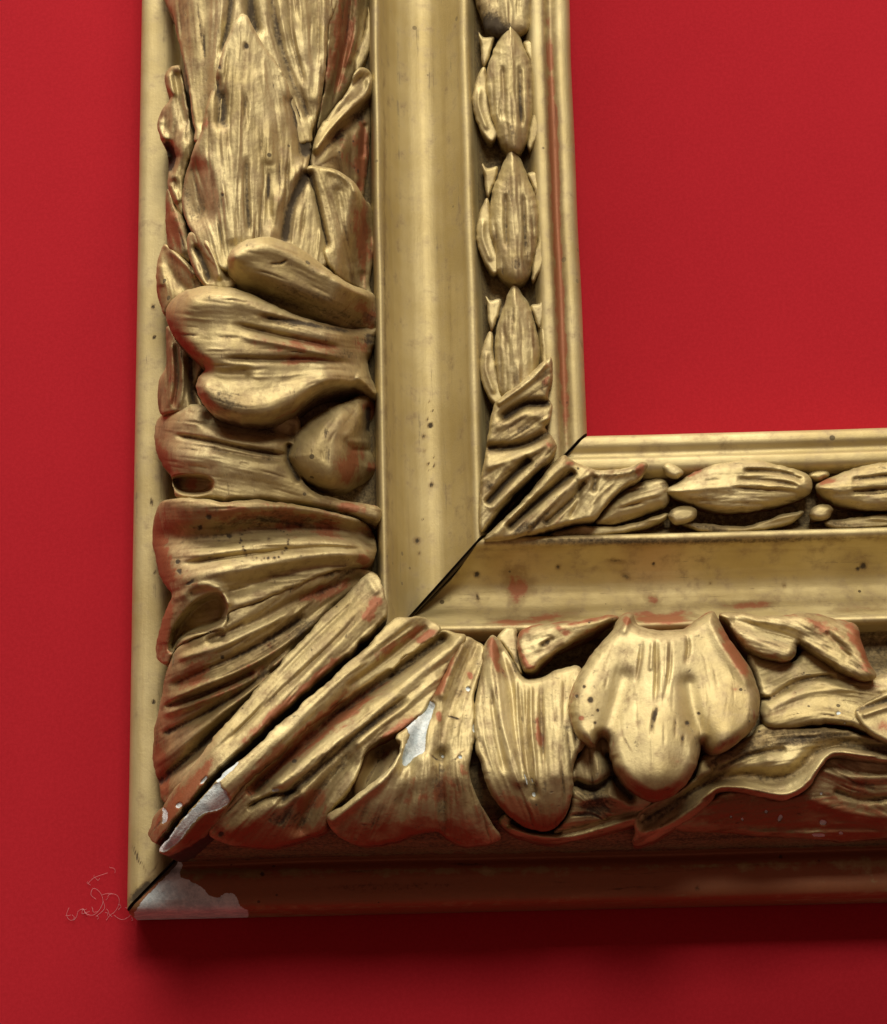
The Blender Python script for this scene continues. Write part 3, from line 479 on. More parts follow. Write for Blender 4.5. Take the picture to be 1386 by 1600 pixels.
carve('corner_rib', V_, fibre=0.6, outline=[(560, 908), (578, 893), (592, 903), (602, 932), (605, 960), (561, 1005), (501, 1058), (441, 1111), (381, 1166), (331, 1211), (283, 1264), (247, 1313), (240, 1318), (232, 1306), (236, 1288), (252, 1262), (275, 1230), (320, 1172), (360, 1122), (410, 1066), (460, 1012), (510, 958)], o=-4, edge=(4, 4), depth=130, jag=1.3, skirt=1.1, ramps=[(428, 1042, 466, 1078, 30)],
      strokes=[([(572, 920), (515, 972), (436, 1052), (364, 1128), (296, 1212), (246, 1292)], 5, 15, .08), ([(575, 945), (525, 1000), (455, 1065), (385, 1130), (330, 1180)], -5, 4, .2, .3), ([(560, 935), (500, 990), (430, 1062)], -3, 4), ([(572, 900), (592, 930)], 4, 6)],
      paint=[('R', [(598, 930), (575, 960), (590, 965)], 12, .75), ('R', [(545, 1015), (440, 1105), (380, 1160)], 8, .8), ('R', [(330, 1190), (280, 1250), (238, 1305)], 14, .75), ('Bpoly', [(255, 1262), (262, 1270), (260, 1285), (252, 1288), (254, 1275)], 4, .95), ('B', [(285, 1255), (275, 1262)], 5, .85), ('B', [(312, 1226), (325, 1212)], 3, .8), ('R', [(280, 1260), (300, 1240)], 9, .9), ('G', [(270, 1208)], 5, 1), ('G', [(432, 1010), (380, 1080), (340, 1130)], 4, .5)],
      grain=(40, 2.6, 110, [[(580, 920), (440, 1055), (250, 1290)]]), wob=.5)
# ---- level rail: from the mitre to the right; low lobe reds also paint wall bounce
carve('corner_rib', H_, fibre=0.6, outline=[(611, 970), (640, 963), (668, 967), (690, 984), (660, 1008), (620, 1037), (570, 1073), (520, 1106), (470, 1146), (425, 1188), (385, 1220), (366, 1240), (352, 1262), (330, 1292), (302, 1316), (272, 1331), (251, 1329), (288, 1277), (337, 1222), (388, 1176), (447, 1122), (507, 1069), (565, 1016)], o=26, edge=(4, 4), depth=130, jag=1.3, skirt=1.1, ramps=[(462, 1128, 494, 1160, -30)],
      strokes=[([(640, 978), (580, 1028), (500, 1090), (420, 1162), (352, 1226), (284, 1308)], 5, 12, .08), ([(670, 978), (610, 1025), (540, 1075)], -5, 5, .1, .3), ([(650, 970), (600, 1010), (560, 1040)], -3.5, 4)],
      paint=[('Bpoly', [(335, 1226), (346, 1229), (360, 1250), (344, 1264), (318, 1272), (300, 1288), (282, 1312), (262, 1328), (250, 1326), (280, 1288)], 4, 1), ('B', [(338, 1222), (372, 1190)], 5, .8), ('R', [(352, 1255), (320, 1285), (285, 1325)], 11, 1), ('R', [(400, 1200), (440, 1165), (370, 1235)], 11, .8), ('R', [(660, 975), (630, 1000), (590, 1022)], 9, .6), ('R', [(560, 1070), (490, 1125), (430, 1175)], 8, .6), ('R', [(680, 985), (650, 1005)], 6, .7)],
      grain=(50, 2.4, 100, [[(660, 975), (500, 1088), (280, 1310)]]), wob=.6)
carve('acanthus_leaf', H_, [(688, 986), (712, 988), (728, 994), (723, 1018), (702, 1042), (684, 1078), (670, 1102), (640, 1132), (612, 1150), (590, 1160), (570, 1180), (558, 1215), (540, 1245), (515, 1272), (508, 1298), (470, 1312), (430, 1322), (390, 1323), (350, 1318), (326, 1302), (348, 1266), (382, 1222), (425, 1184), (470, 1140), (520, 1100), (570, 1068), (620, 1032), (660, 1004)], o=4, edge=(7, 9),
      strokes=[([(690, 1000), (620, 1050), (540, 1105), (470, 1165), (400, 1230)], -24, 11, .1, .45), ([(720, 998), (660, 1050), (590, 1110), (520, 1165), (440, 1225)], 14, 11, .1), ([(700, 1010), (640, 1058), (570, 1110)], 4, 4, .1), ([(640, 1090), (570, 1140), (500, 1200), (430, 1260)], -8, 6, .1, .5), ([(680, 1060), (620, 1110), (560, 1160)], 9, 8), ([(540, 1190), (500, 1240), (470, 1290)], -16, 16, .2, .3), ([(470, 1240), (410, 1270), (360, 1300)], 9, 12), ([(470, 1235), (420, 1245), (385, 1265)], -10, 4, .2, .8)],
      paint=[('R', [(600, 1070), (520, 1125), (430, 1200), (380, 1245)], 12, .75), ('R', [(350, 1300), (420, 1310), (500, 1300)], 22, 1), ('G', [(410, 1270), (450, 1280), (480, 1260)], 20, .5), ('G', [(500, 1205), (540, 1170)], 22, .4), ('G', [(345, 1303)], 5, 1), ('R', [(460, 1270), (510, 1240)], 20, .7), ('G', [(520, 1118), (560, 1095)], 6, .8), ('G', [(460, 1190)], 5, 1), ('B', [(424, 1235), (438, 1234)], 3.5, .95), ('R', [(650, 1110), (620, 1140), (590, 1160)], 10, .6), ('Rpoly', [(615, 1148), (630, 1130), (645, 1122), (640, 1148), (622, 1160)], 6, .95)],
      grain=(100, 3, 90, [[(700, 1000), (560, 1100), (400, 1240)], [(560, 1170), (500, 1240), (470, 1300)]]), wob=.9)
carve('acanthus_leaf', H_, [(724, 996), (742, 1000), (757, 1012), (752, 1050), (742, 1090), (742, 1130), (738, 1175), (734, 1200), (740, 1232), (756, 1266), (771, 1290), (783, 1310), (760, 1319), (730, 1321), (702, 1311), (682, 1299), (650, 1302), (610, 1314), (570, 1321), (536, 1313), (516, 1292), (512, 1274), (540, 1255), (572, 1230), (602, 1206), (619, 1186), (626, 1165), (618, 1152), (640, 1131), (668, 1102), (688, 1064), (712, 1018)], o=8, edge=(6, 9),
      strokes=[([(722, 1010), (705, 1045), (690, 1085)], 9, 7), ([(745, 1005), (725, 1060), (705, 1110), (690, 1180)], -7, 11, .2, .2), ([(630, 1170), (605, 1212), (560, 1250), (520, 1282)], 12, 7, .1), ([(640, 1180), (640, 1240), (600, 1300)], -8, 16), ([(690, 1180), (690, 1240), (695, 1300)], -9, 9, .1, .3), ([(720, 1190), (722, 1240), (740, 1300)], 8, 14), ([(660, 1190), (655, 1240), (640, 1290)], 8, 12), ([(715, 1120), (700, 1160)], 4, 9), ([(672, 1108), (652, 1150), (632, 1190)], -6, 9)],
      paint=[('Bpoly', [(668, 1098), (680, 1100), (676, 1116), (670, 1130), (666, 1150), (662, 1175), (648, 1182), (634, 1198), (628, 1190), (632, 1168), (640, 1150), (632, 1130), (640, 1122), (650, 1126)], 4, 1), ('Bpoly', [(640, 1125), (648, 1124), (648, 1132), (640, 1132)], 2, .8), ('B', [(731, 1073), (732, 1080)], 4, .95), ('B', [(742, 1130), (740, 1145)], 3, .8), ('B', [(722, 1182), (716, 1184)], 3.5, .9), ('B', [(692, 1182)], 3, .9),
             ('R', [(718, 1005), (700, 1040), (685, 1075), (668, 1098)], 9, .9), ('R', [(625, 1140), (650, 1110)], 7, .9), ('R', [(540, 1300), (600, 1308), (660, 1292), (740, 1312)], 20, 1), ('R', [(640, 1220), (660, 1250), (700, 1230), (740, 1270)], 30, .5), ('R', [(722, 1190), (728, 1215)], 10, .7), ('R', [(685, 1110), (688, 1130)], 6, .8), ('R', [(732, 1050), (738, 1062)], 5, .8),
             ('G', [(700, 1119), (718, 1124)], 2, .9), ('G', [(640, 1230), (660, 1280)], 22, .35), ('G', [(680, 1200), (690, 1260), (710, 1290)], 16, .4), ('G', [(672, 1178), (681, 1186), (690, 1188)], 1.6, .6), ('G', [(700, 1191), (712, 1186), (720, 1176), (728, 1172)], 1.6, .6), ('G', [(560, 1270), (600, 1280)], 20, .4)],
      grain=(110, 3, 70, [[(740, 1005), (700, 1100), (690, 1180)], [(690, 1180), (690, 1310)], [(620, 1190), (580, 1290)], [(735, 1200), (765, 1310)]]), wob=1)
carve('hollow_scoop', H_, [(556, 1262), (552, 1235), (558, 1205), (570, 1176), (590, 1158), (612, 1148), (630, 1160), (628, 1185), (606, 1210), (580, 1236)], o=-42, edge=(10, 8), strokes=[([(600, 1165), (585, 1200), (562, 1245)], -8, 12)], paint=[('G', [(600, 1170), (590, 1190)], 18, .5), ('R', [(600, 1180)], 18, .4)], depth=60)
carve('tongue_leaf', H_, fibre=0.55, outline=[(755, 1012), (767, 992), (777, 996), (790, 1014), (803, 1034), (818, 1056), (840, 1060), (890, 1040), (912, 1050), (905, 1085), (905, 1120), (915, 1160), (902, 1182), (895, 1205), (896, 1232), (890, 1262), (876, 1286), (856, 1298), (830, 1294), (800, 1279), (776, 1256), (759, 1226), (752, 1195), (744, 1170), (741, 1130), (743, 1090), (751, 1050)], o=15, edge=(12, 20),
      strokes=[([(767, 1000), (772, 1060), (785, 1140), (810, 1220)], 9, 9, .05), ([(785, 1020), (800, 1080), (812, 1160), (835, 1240)], -7, 7, .1), ([(806, 1060), (808, 1120), (815, 1180), (824, 1232)], 6, 3, .1), ([(812, 1070), (818, 1140), (828, 1220)], -6, 3.4, .4, .45), ([(830, 1070), (830, 1130), (836, 1190), (838, 1230)], 6, 3, .1), ([(824, 1066), (823, 1140), (832, 1208)], -6, 3.4, .4, .45), ([(845, 1066), (846, 1140), (850, 1200)], -5, 3.4, .4, .4), ([(870, 1070), (872, 1140), (870, 1210)], 6, 14), ([(850, 1240), (845, 1275)], 6, 22), ([(768, 1080), (780, 1160), (790, 1210)], -5, 6)],
      paint=[('R', [(769, 1000), (775, 1030), (782, 1055)], 9, .8), ('R', [(775, 1240), (805, 1268), (850, 1285), (882, 1262)], 26, .8), ('R', [(838, 1110), (845, 1170)], 6, .6), ('B', [(825, 1228), (818, 1205)], 1.8, .8), ('B', [(834, 1238), (835, 1245)], 3, .95), ('B', [(830, 1215), (834, 1225)], 1.8, .7), ('G', [(860, 1225), (830, 1230), (800, 1215)], 18, .35), ('G', [(800, 1030), (812, 1056)], 9, .5)],
      grain=(110, 3, 90, [[(767, 1000), (780, 1150), (830, 1280)], [(850, 1060), (855, 1170), (860, 1280)]]), wob=.8)
carve('leaf_tip', H_, [(776, 998), (785, 984), (795, 978), (807, 984), (808, 1005), (812, 1030), (818, 1052), (808, 1045), (796, 1022), (786, 1008)], o=2, edge=(7, 10), paint=[('G', [(802, 1020), (812, 1040)], 8, .5)])
carve('acanthus_leaf', H_, [(807, 1004), (812, 986), (830, 978), (880, 971), (920, 966), (955, 961), (966, 964), (952, 975), (930, 986), (910, 996), (888, 1008), (866, 1022), (848, 1035), (836, 1048), (820, 1050), (811, 1028)], o=22, edge=(13, 20), strokes=[([(830, 990), (880, 980), (950, 966)], 5, 9), ([(838, 1010), (860, 995)], 4, 8), ([(848, 1008), (862, 998)], -4, 4, .2, .6)], paint=[('R', [(860, 975), (880, 985), (890, 992)], 8, .6), ('R', [(810, 1010), (825, 1042), (840, 1038)], 6, .8), ('G', [(850, 1005), (860, 1000)], 5, .6)], grain=(20, 2.4, 50, [[(815, 1010), (880, 985), (960, 964)]]), ebole=.35)
carve('big_petal', H_, fibre=0.15, outline=[(978, 958), (988, 960), (994, 972), (1010, 982), (1035, 985), (1065, 983), (1085, 971), (1104, 957), (1117, 957), (1126, 975), (1141, 1000), (1160, 1025), (1175, 1050), (1185, 1080), (1187, 1106), (1182, 1130), (1165, 1151), (1140, 1170), (1118, 1178), (1104, 1172), (1097, 1163), (1092, 1186), (1080, 1212), (1060, 1236), (1032, 1250), (1006, 1246), (980, 1226), (962, 1200), (953, 1177), (949, 1155), (938, 1151), (930, 1166), (916, 1163), (899, 1145), (889, 1116), (890, 1086), (900, 1060), (915, 1035), (935, 1010), (955, 985), (968, 966)], o=56, edge=(24, 46), depth=105,
      strokes=[([(1030, 1010), (1035, 1100), (1025, 1210)], 16, 46, .1), ([(1004, 996), (999, 1040), (992, 1076)], -6, 3, .45, .35), ([(1026, 994), (1026, 1060), (1022, 1105)], -7, 3.2, .4, .4), ([(1024, 1100), (1020, 1125), (1017, 1155)], -4, 2.6, .4, .7), ([(1020, 1000), (1016, 1050)], 3.5, 3), ([(1048, 994), (1046, 1050), (1036, 1100)], -6, 3, .45, .3), ([(1042, 1000), (1040, 1060)], 3.5, 3), ([(1072, 988), (1076, 1012), (1071, 1040)], -6, 3.2, .4, .35), ([(1110, 962), (1130, 1010), (1165, 1060)], 7, 12), ([(1105, 1165), (1085, 1120), (1075, 1070)], -11, 15), ([(945, 1155), (960, 1110), (975, 1060)], -9, 16), ([(920, 1100), (930, 1050), (965, 1000)], 5, 18), ([(1130, 1100), (1135, 1140)], 6, 22), ([(984, 965), (975, 985)], 6, 6)],
      paint=[('R', [(1120, 975), (1145, 1015), (1175, 1065)], 13, .72), ('R', [(1140, 1070), (1155, 1080)], 12, .45), ('R', [(985, 965), (975, 975)], 9, .7), ('R', [(990, 1235), (1025, 1245), (1060, 1225)], 14, .75), ('R', [(1045, 1180), (1060, 1200)], 14, .45), ('R', [(1165, 1145), (1120, 1172)], 8, .5), ('G', [(923, 1094)], 5, 1), ('G', [(901, 1088)], 3, .9), ('G', [(934, 1110)], 3, .8), ('R', [(908, 1122)], 5, .9), ('G', [(930, 1130)], 3, .8), ('G', [(913, 1073)], 3, .7), ('G', [(1074, 1130)], 4, .9), ('G', [(1067, 1150), (1066, 1158)], 3, .8), ('G', [(1026, 1106), (1020, 1130)], 4, .8), ('G', [(1092, 1115)], 3, .8), ('G', [(972, 1148), (990, 1180)], 3, .4), ('G', [(1000, 1215), (1050, 1225)], 22, .28)],
      grain=(70, 1.8, 80, [[(990, 980), (960, 1080), (970, 1180)], [(1030, 990), (1030, 1240)], [(1100, 970), (1140, 1070), (1130, 1160)]]), wob=.7, ebole=.3, label='broad rounded overhanging petal with small notches')
carve('scroll_leaf', H_, [(893, 1200), (905, 1180), (915, 1162), (935, 1150), (955, 1160), (965, 1200), (990, 1235), (1020, 1250), (1010, 1265), (985, 1272), (940, 1284), (900, 1296), (865, 1302), (880, 1285), (893, 1260)], o=-16, edge=(9, 14), strokes=[([(925, 1170), (935, 1200), (930, 1225)], 12, 12), ([(900, 1225), (930, 1232), (955, 1215)], -16, 7, .2, .8), ([(915, 1250), (950, 1245), (985, 1258)], 9, 8), ([(950, 1180), (962, 1220), (985, 1245)], -12, 8, .2, .7)], paint=[('G', [(905, 1235), (940, 1250), (900, 1280)], 24, .55), ('R', [(940, 1270), (985, 1262)], 12, .5)], grain=(20, 3, 40, [[(930, 1160), (940, 1280)], [(890, 1280), (1000, 1260)]]))
carve('curled_leaf_edge', H_, [(778, 1284), (788, 1272), (800, 1280), (830, 1294), (856, 1298), (900, 1292), (940, 1280), (975, 1270), (1004, 1264), (1004, 1284), (962, 1296), (922, 1307), (882, 1316), (842, 1314), (806, 1303), (790, 1295)], o=-22, edge=(6, 8), strokes=[([(790, 1292), (840, 1306), (890, 1308), (950, 1292), (1000, 1276)], 14, 5, .08), ([(795, 1280), (830, 1297), (880, 1298)], -12, 6, .1, .8)], paint=[('R', [(800, 1310), (880, 1320)], 5, .6), ('G', [(755, 1240), (785, 1280)], 10, .7)], grain=(14, 3, 30, [[(780, 1285), (850, 1305), (1000, 1275)]]))
carve('acanthus_leaf', H_, [(1122, 962), (1135, 956), (1160, 957), (1190, 962), (1225, 961), (1260, 957), (1300, 965), (1338, 977), (1346, 1000), (1356, 1030), (1369, 1054), (1362, 1063), (1340, 1061), (1310, 1046), (1282, 1026), (1258, 1011), (1246, 1007), (1243, 1024), (1226, 1033), (1200, 1027), (1168, 1016), (1150, 997), (1136, 975)], o=34, edge=(13, 24), strokes=[([(1150, 970), (1200, 985), (1245, 1000)], -8, 10), ([(1180, 970), (1260, 975), (1320, 1000), (1355, 1045)], 8, 14), ([(1160, 990), (1210, 1012), (1232, 1018)], 6, 9), ([(1290, 985), (1330, 1030)], -4, 6)], paint=[('R', [(1320, 975), (1342, 1005), (1364, 1055)], 14, .72), ('R', [(1260, 965), (1310, 1000), (1330, 1035)], 20, .42)], grain=(40, 2.4, 60, [[(1140, 965), (1240, 985), (1350, 1040)]]), ebole=.3)
carve('acanthus_leaf', H_, [(1168, 1022), (1200, 1030), (1240, 1034), (1262, 1014), (1310, 1046), (1355, 1062), (1420, 1050), (1420, 1166), (1386, 1162), (1350, 1142), (1312, 1131), (1270, 1133), (1230, 1139), (1200, 1136), (1189, 1120), (1190, 1096), (1182, 1060)], o=-2, edge=(12, 20), strokes=[([(1200, 1095), (1250, 1065), (1310, 1058)], -7, 5, .15, .5), ([(1205, 1105), (1260, 1082), (1330, 1075)], 5, 8), ([(1210, 1120), (1290, 1115), (1350, 1130)], 7, 12), ([(1190, 1092), (1200, 1092)], -10, 4, .2, 1), ([(1270, 1060), (1340, 1080), (1400, 1075)], 4, 6)], paint=[('R', [(1290, 1132), (1340, 1140)], 7, .8), ('B', [(1306, 1117), (1314, 1112)], 4, .7), ('B', [(1320, 1130)], 3, .7), ('G', [(1225, 1075), (1260, 1062), (1300, 1055)], 3, .7)], grain=(60, 2.4, 60, [[(1190, 1110), (1280, 1070), (1400, 1080)], [(1200, 1130), (1300, 1110), (1400, 1150)]]))
carve('acanthus_leaf', H_, [(1335, 1112), (1352, 1097), (1375, 1086), (1420, 1068), (1420, 1170), (1385, 1160), (1362, 1148), (1345, 1132)], o=16, edge=(10, 14), strokes=[([(1340, 1110), (1375, 1098), (1415, 1085)], -8, 6, .1, .5), ([(1345, 1118), (1380, 1106), (1415, 1098)], 7, 5, .1)], paint=[('R', [(1370, 1120), (1400, 1140)], 20, .4), ('G', [(1380, 1100), (1400, 1096)], 5, .5)])
carve('wavy_leaf_ribbon', H_, [(1000, 1266), (1020, 1252), (1060, 1236), (1088, 1212), (1098, 1180), (1125, 1176), (1170, 1152), (1192, 1132), (1250, 1138), (1300, 1138), (1350, 1148), (1420, 1172), (1420, 1194), (1386, 1190), (1350, 1186), (1312, 1180), (1292, 1187), (1277, 1211), (1256, 1236), (1226, 1249), (1192, 1244), (1152, 1236), (1122, 1236), (1110, 1251), (1080, 1276), (1042, 1300), (1004, 1319), (988, 1317), (992, 1297), (990, 1282)], o=-12, edge=(7, 12),
      strokes=[([(996, 1305), (1040, 1290), (1080, 1265), (1118, 1232), (1155, 1230), (1195, 1237), (1228, 1241), (1255, 1228), (1275, 1203), (1292, 1180), (1315, 1174), (1400, 1186)], 15, 6, .04), ([(1010, 1280), (1060, 1255), (1110, 1222), (1160, 1212), (1215, 1215), (1250, 1200), (1280, 1172), (1330, 1165), (1400, 1178)], -14, 13, .08, .4), ([(1090, 1215), (1150, 1185), (1200, 1165)], 6, 6), ([(1110, 1205), (1170, 1180), (1230, 1170)], -6, 5, .1, .5), ([(1200, 1185), (1230, 1195), (1255, 1180)], 6, 12)],
      paint=[('G', [(1100, 1200), (1180, 1165), (1300, 1150), (1380, 1170)], 18, .5), ('G', [(1010, 1280), (1070, 1250)], 12, .45)], grain=(70, 3, 60, [[(1000, 1290), (1100, 1225), (1200, 1170), (1400, 1170)], [(1150, 1225), (1250, 1220), (1300, 1165)]]))
carve('acanthus_leaf', H_, [(1050, 1292), (1085, 1268), (1112, 1248), (1150, 1234), (1220, 1247), (1262, 1232), (1290, 1186), (1340, 1184), (1420, 1192), (1420, 1306), (1386, 1308), (1330, 1313), (1260, 1309), (1180, 1303), (1110, 1298)], o=-44, edge=(9, 14), strokes=[([(1290, 1205), (1330, 1215), (1400, 1215)], 9, 8), ([(1300, 1235), (1350, 1250), (1400, 1245)], -7, 6, .1, .4), ([(1270, 1250), (1330, 1270), (1400, 1280)], 7, 8), ([(1150, 1300), (1250, 1302), (1400, 1300)], 6, 4)],
      paint=[('R', [(1080, 1280), (1180, 1265), (1300, 1280), (1400, 1295)], 32, .95), ('R', [(1300, 1210), (1360, 1240)], 30, .5), ('B', [(1222, 1272), (1216, 1284)], 4, .95), ('B', [(1197, 1268)], 3.5, .9), ('B', [(1280, 1284), (1292, 1286)], 5, .95), ('B', [(1268, 1304), (1290, 1305)], 3.5, .95), ('B', [(1310, 1302), (1318, 1302)], 3, .9), ('B', [(1142, 1276)], 3, .8), ('B', [(1160, 1280)], 2.5, .8), ('B', [(1283, 1240)], 3, .7), ('G', [(1320, 1230), (1370, 1235)], 14, .4)],
      grain=(40, 3, 60, [[(1100, 1285), (1250, 1260), (1400, 1230)], [(1290, 1200), (1400, 1270)]]))
# ---- husk chain on the upright rail
HB = 178
def husk(rail_o, out, mid, o=24, gr=30, **kw):
    carve('husk', rail_o, fibre=0.8, outline=out, o=o, ref=HB, edge=(30, 30), depth=50, strokes=[(mid, 5, 9, .1)]+list(kw.pop('st', [])), grain=(gr, 3.4, 80, [mid]), wob=.5, **kw)
husk(V_, [(738, -40), (742, 0), (752, 30), (762, 52), (785, 62), (810, 60), (826, 50), (833, 20), (834, -40)], [(790, -30), (795, 60)], o=16, paint=[('G', [(755, 20), (775, 50), (810, 52)], 24, .85)], gr=26)
husk(V_, [(795, 31), (785, 50), (772, 76), (762, 105), (760, 140), (764, 170), (771, 195), (778, 218), (795, 240), (815, 240), (826, 215), (832, 180), (835, 140), (831, 100), (818, 68), (806, 44)], [(796, 40), (797, 130), (802, 230)], gr=40, st=[([(785, 100), (788, 190)], -4, 4, .2, .5), ([(812, 100), (815, 200)], -4, 4, .2, .6)], paint=[('G', [(795, 190), (802, 225)], 14, .5)])
husk(V_, [(799, 230), (789, 248), (778, 275), (768, 305), (764, 335), (766, 365), (772, 395), (776, 425), (800, 445), (822, 440), (834, 410), (841, 375), (842, 335), (836, 305), (824, 270), (810, 242)], [(800, 240), (803, 340), (808, 440)], gr=42, st=[([(790, 300), (792, 390)], -4, 4, .2, .5), ([(818, 300), (822, 400)], -4, 4, .2, .6)], paint=[('G', [(800, 400), (808, 425)], 24, .42)], seed=2)
husk(V_, [(801, 445), (793, 462), (783, 490), (774, 520), (772, 550), (774, 580), (778, 610), (800, 640), (835, 620), (842, 580), (843, 545), (838, 512), (828, 480), (812, 455)], [(804, 455), (806, 540), (808, 630)], gr=40, seed=4, paint=[('G', [(800, 560), (805, 600)], 16, .3)])
for k, (dx, dy, sd) in enumerate([(0, 0, 1), (6, 205, 2), (11, 412, 3)]):
    T = lambda pts: [(x+dx, y+dy) for x, y in pts]
    carve('sepal', V_, T([(748, 50), (756, 58), (772, 56), (768, 80), (758, 105), (752, 92), (750, 70)]), o=4, ref=HB, edge=(6, 10), depth=40, seed=sd)
    carve('sepal', V_, T([(836, 52), (832, 62), (818, 66), (822, 80), (832, 102), (838, 88), (839, 70)]), o=6, ref=HB, edge=(6, 10), depth=40, seed=sd+3)
    if k < 2 or True:
        carve('sepal', V_, T([(757, 106), (744, 125), (738, 155), (742, 184), (754, 210), (768, 224), (778, 208), (768, 182), (762, 150)]), o=8, ref=HB, edge=(6, 9), depth=40, seed=sd+5, strokes=[(T([(750, 135), (748, 165), (762, 205)]), 5, 4)])
        carve('sepal', V_, T([(836, 100), (845, 130), (849, 160), (846, 194), (838, 220), (826, 236), (826, 200), (834, 165)]), o=8, ref=HB, edge=(5, 8), depth=40, seed=sd+7)
carve('folded_corner_leaf', V_, [(857, 558), (863, 575), (863, 598), (856, 618), (864, 636), (860, 656), (853, 667), (866, 688), (869, 708), (835, 742), (800, 776), (772, 808), (752, 832), (748, 800), (752, 750), (760, 700), (766, 652), (775, 626), (800, 607), (826, 586)], o=34, ref=HB, edge=(9, 16), depth=90, skirt=1.1,
      strokes=[([(775, 632), (805, 612), (835, 588), (855, 565)], 9, 5, .05), ([(790, 650), (820, 632), (855, 630)], -14, 7, .1, .6), ([(780, 665), (820, 648), (856, 655)], 5, 8), ([(765, 700), (800, 698), (830, 690), (858, 675)], -13, 7, .1, .6), ([(765, 728), (810, 715), (855, 695)], 7, 7), ([(760, 790), (790, 755), (830, 715)], -12, 6, .1, .7), ([(765, 765), (785, 735), (805, 725)], 5, 6), ([(770, 790), (810, 755), (860, 705)], 7, 7)],
      paint=[('R', [(858, 585), (852, 605)], 8, .6), ('R', [(862, 690), (855, 700)], 8, .6), ('G', [(790, 670), (820, 672), (800, 690)], 16, .35), ('G', [(760, 770), (770, 750)], 9, .5)], grain=(50, 2.4, 60, [[(770, 650), (850, 590)], [(760, 730), (855, 680)], [(760, 815), (860, 705)]]))
carve('folded_corner_leaf', H_, [(872, 716), (890, 716), (908, 726), (940, 735), (985, 729), (1003, 721), (1012, 726), (1008, 740), (985, 757), (962, 776), (945, 795), (928, 812), (895, 817), (855, 829), (810, 839), (770, 845), (757, 842), (785, 812), (822, 774)], o=34, ref=HB, edge=(9, 16), depth=90, skirt=1.1,
      strokes=[([(775, 832), (820, 788), (878, 728)], 7, 8, .05), ([(790, 828), (850, 775), (900, 735)], -13, 6, .1, .7), ([(830, 818), (880, 770), (920, 740)], 8, 7), ([(850, 820), (895, 780), (915, 750)], -7, 4, .1, .6), ([(920, 745), (930, 775), (920, 805)], 5, 8), ([(940, 742), (980, 738), (1005, 726)], 7, 6), ([(930, 748), (928, 765)], -8, 5, .2, .8), ([(900, 745), (905, 780), (890, 812)], -5, 5)],
      paint=[('R', [(1005, 724), (995, 745)], 6, .7), ('G', [(845, 818), (860, 812)], 8, .6), ('G', [(790, 835), (840, 815), (860, 790)], 9, .5), ('R', [(880, 722), (900, 725)], 6, .4)], grain=(50, 2.6, 60, [[(770, 838), (880, 730)], [(860, 825), (925, 750)], [(930, 800), (1000, 730)]]))
husk(H_, [(930, 818), (942, 796), (965, 772), (990, 756), (1035, 748), (1046, 768), (1040, 790), (1000, 808), (960, 820)], [(950, 790), (1040, 768)], o=14, gr=24)
husk(H_, [(1041, 768), (1062, 751), (1100, 730), (1140, 719), (1182, 717), (1230, 729), (1266, 744), (1266, 770), (1240, 783), (1192, 796), (1150, 801), (1108, 796), (1070, 784)], [(1050, 767), (1150, 758), (1260, 758)], gr=34, st=[([(1160, 735), (1220, 738), (1258, 752)], -7, 4, .15, .6), ([(1150, 748), (1210, 752), (1250, 760)], -5, 3.5, .15, .6), ([(1140, 762), (1200, 766), (1250, 768)], -4, 3.5, .2, .5)], paint=[('R', [(1060, 752), (1100, 732)], 6, .4)])
husk(H_, [(1274, 762), (1300, 745), (1342, 729), (1386, 720), (1430, 716), (1430, 796), (1386, 798), (1340, 795), (1300, 784)], [(1285, 762), (1420, 752)], gr=30, seed=6, st=[([(1330, 750), (1420, 740)], -5, 4, .1, .6), ([(1330, 768), (1420, 762)], -4, 4, .1, .5)], paint=[('R', [(1280, 758), (1300, 745)], 7, .6)])
for pts, oo in [([(1034, 728), (1044, 722), (1058, 726), (1068, 738), (1060, 748), (1042, 744)], 16), ([(1046, 800), (1062, 790), (1078, 790), (1090, 800), (1080, 815), (1058, 820), (1048, 812)], 14), ([(1264, 800), (1278, 788), (1294, 788), (1302, 798), (1290, 812), (1272, 812)], 14), ([(1262, 742), (1276, 734), (1292, 734), (1296, 744), (1282, 752), (1268, 750)], 8)]:
    carve('berry', H_, pts, o=oo, ref=HB, edge=(12, 20), depth=40, paint=[('G', [pts[0]], 8, .5)])
for pts in ([(1060, 812), (1100, 818), (1160, 822), (1200, 812), (1236, 800), (1256, 800), (1240, 816), (1200, 828), (1140, 834), (1090, 830)], [(1290, 815), (1340, 808), (1430, 800), (1430, 818), (1340, 826), (1300, 826)], [(860, 834), (900, 822), (960, 822), (1010, 812), (1040, 800), (1040, 812), (1000, 828), (940, 838), (880, 842)]):
    carve('sepal', H_, pts, o=0, ref=HB, edge=(7, 12), depth=40, strokes=[(pts[1:6:2], 5, 4)], paint=[('G', [pts[0], pts[-2]], 8, .5)])

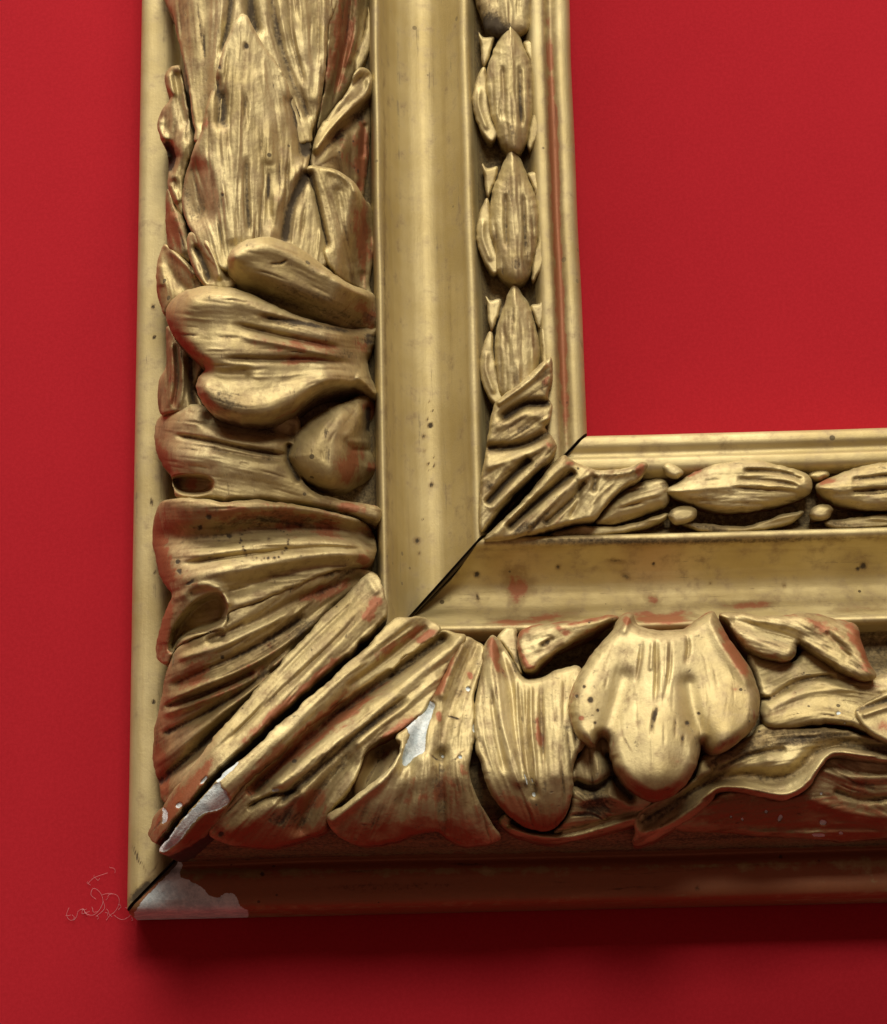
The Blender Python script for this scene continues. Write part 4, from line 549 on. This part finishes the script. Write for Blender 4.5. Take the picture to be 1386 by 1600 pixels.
# ------------------------------------------------------------------ setting
wp = [(-2.2, 0, 0.2), (2.2, 0, 0.2), (2.2, 0, 3.4), (-2.2, 0, 3.4)]
me = bpy.data.meshes.new('wall'); me.from_pydata(wp, [], [(0, 1, 2, 3)]); me.materials.append(M_wall)
wl = bpy.data.objects.new('wall', me); sc.collection.objects.link(wl); wl['kind'] = 'structure'

# lint fibres caught on the wall beside the corner
def thread(lines, label):
    rr = np.random.RandomState(len(label)); base_ = [p for li in lines for p in li]
    for _ in range(7):
        p = np.array(base_[rr.randint(len(base_))], float)+rr.randn(2)*4; a = rr.uniform(0, 6.28); li = []
        for _s in range(rr.randint(3, 6)): li.append(tuple(p)); a += rr.randn()*0.8; p = p+np.array([math.cos(a), math.sin(a)])*rr.uniform(2, 5)
        lines = lines+[li]
    cu = bpy.data.curves.new('lint_thread', 'CURVE'); cu.dimensions = '3D'; cu.bevel_depth = 0.00004; cu.bevel_resolution = 1
    for li in lines:
        c = crom(li, False, 3); h = 3+1.5*np.sin(np.arange(len(c))*0.35+li[0][0]); Pw = lift(c, h)
        sp_ = cu.splines.new('POLY'); sp_.points.add(len(c)-1)
        for p, v in zip(sp_.points, Pw): w_ = W3(v); p.co = (w_.x, w_.y, w_.z, 1)
    tmp = bpy.data.objects.new('tmp', cu); sc.collection.objects.link(tmp)
    me = bpy.data.meshes.new_from_object(tmp.evaluated_get(bpy.context.evaluated_depsgraph_get())); bpy.data.objects.remove(tmp)
    me.materials.clear(); me.materials.append(M_lint)
    o = bpy.data.objects.new('lint_thread', me); sc.collection.objects.link(o); o['label'] = label; o['category'] = 'lint'
    return o
thread([[(108, 1418), (104, 1430), (110, 1438), (119, 1434), (122, 1424), (130, 1420), (134, 1427), (145, 1430), (155, 1422), (161, 1408), (156, 1394), (146, 1388), (142, 1398), (150, 1405)],
        [(130, 1420), (128, 1428), (140, 1424)], [(161, 1408), (163, 1420), (150, 1432)]], 'pale curly lint fibre stuck to red wall, farther from the frame corner')
thread([[(166, 1438), (172, 1430), (180, 1424), (186, 1412), (184, 1400), (172, 1396), (160, 1398)], [(196, 1418), (206, 1424), (202, 1432), (190, 1437), (178, 1430)], [(138, 1380), (146, 1372), (156, 1368), (168, 1364)]],
       'pale lint wisps on red wall touching the frame corner')
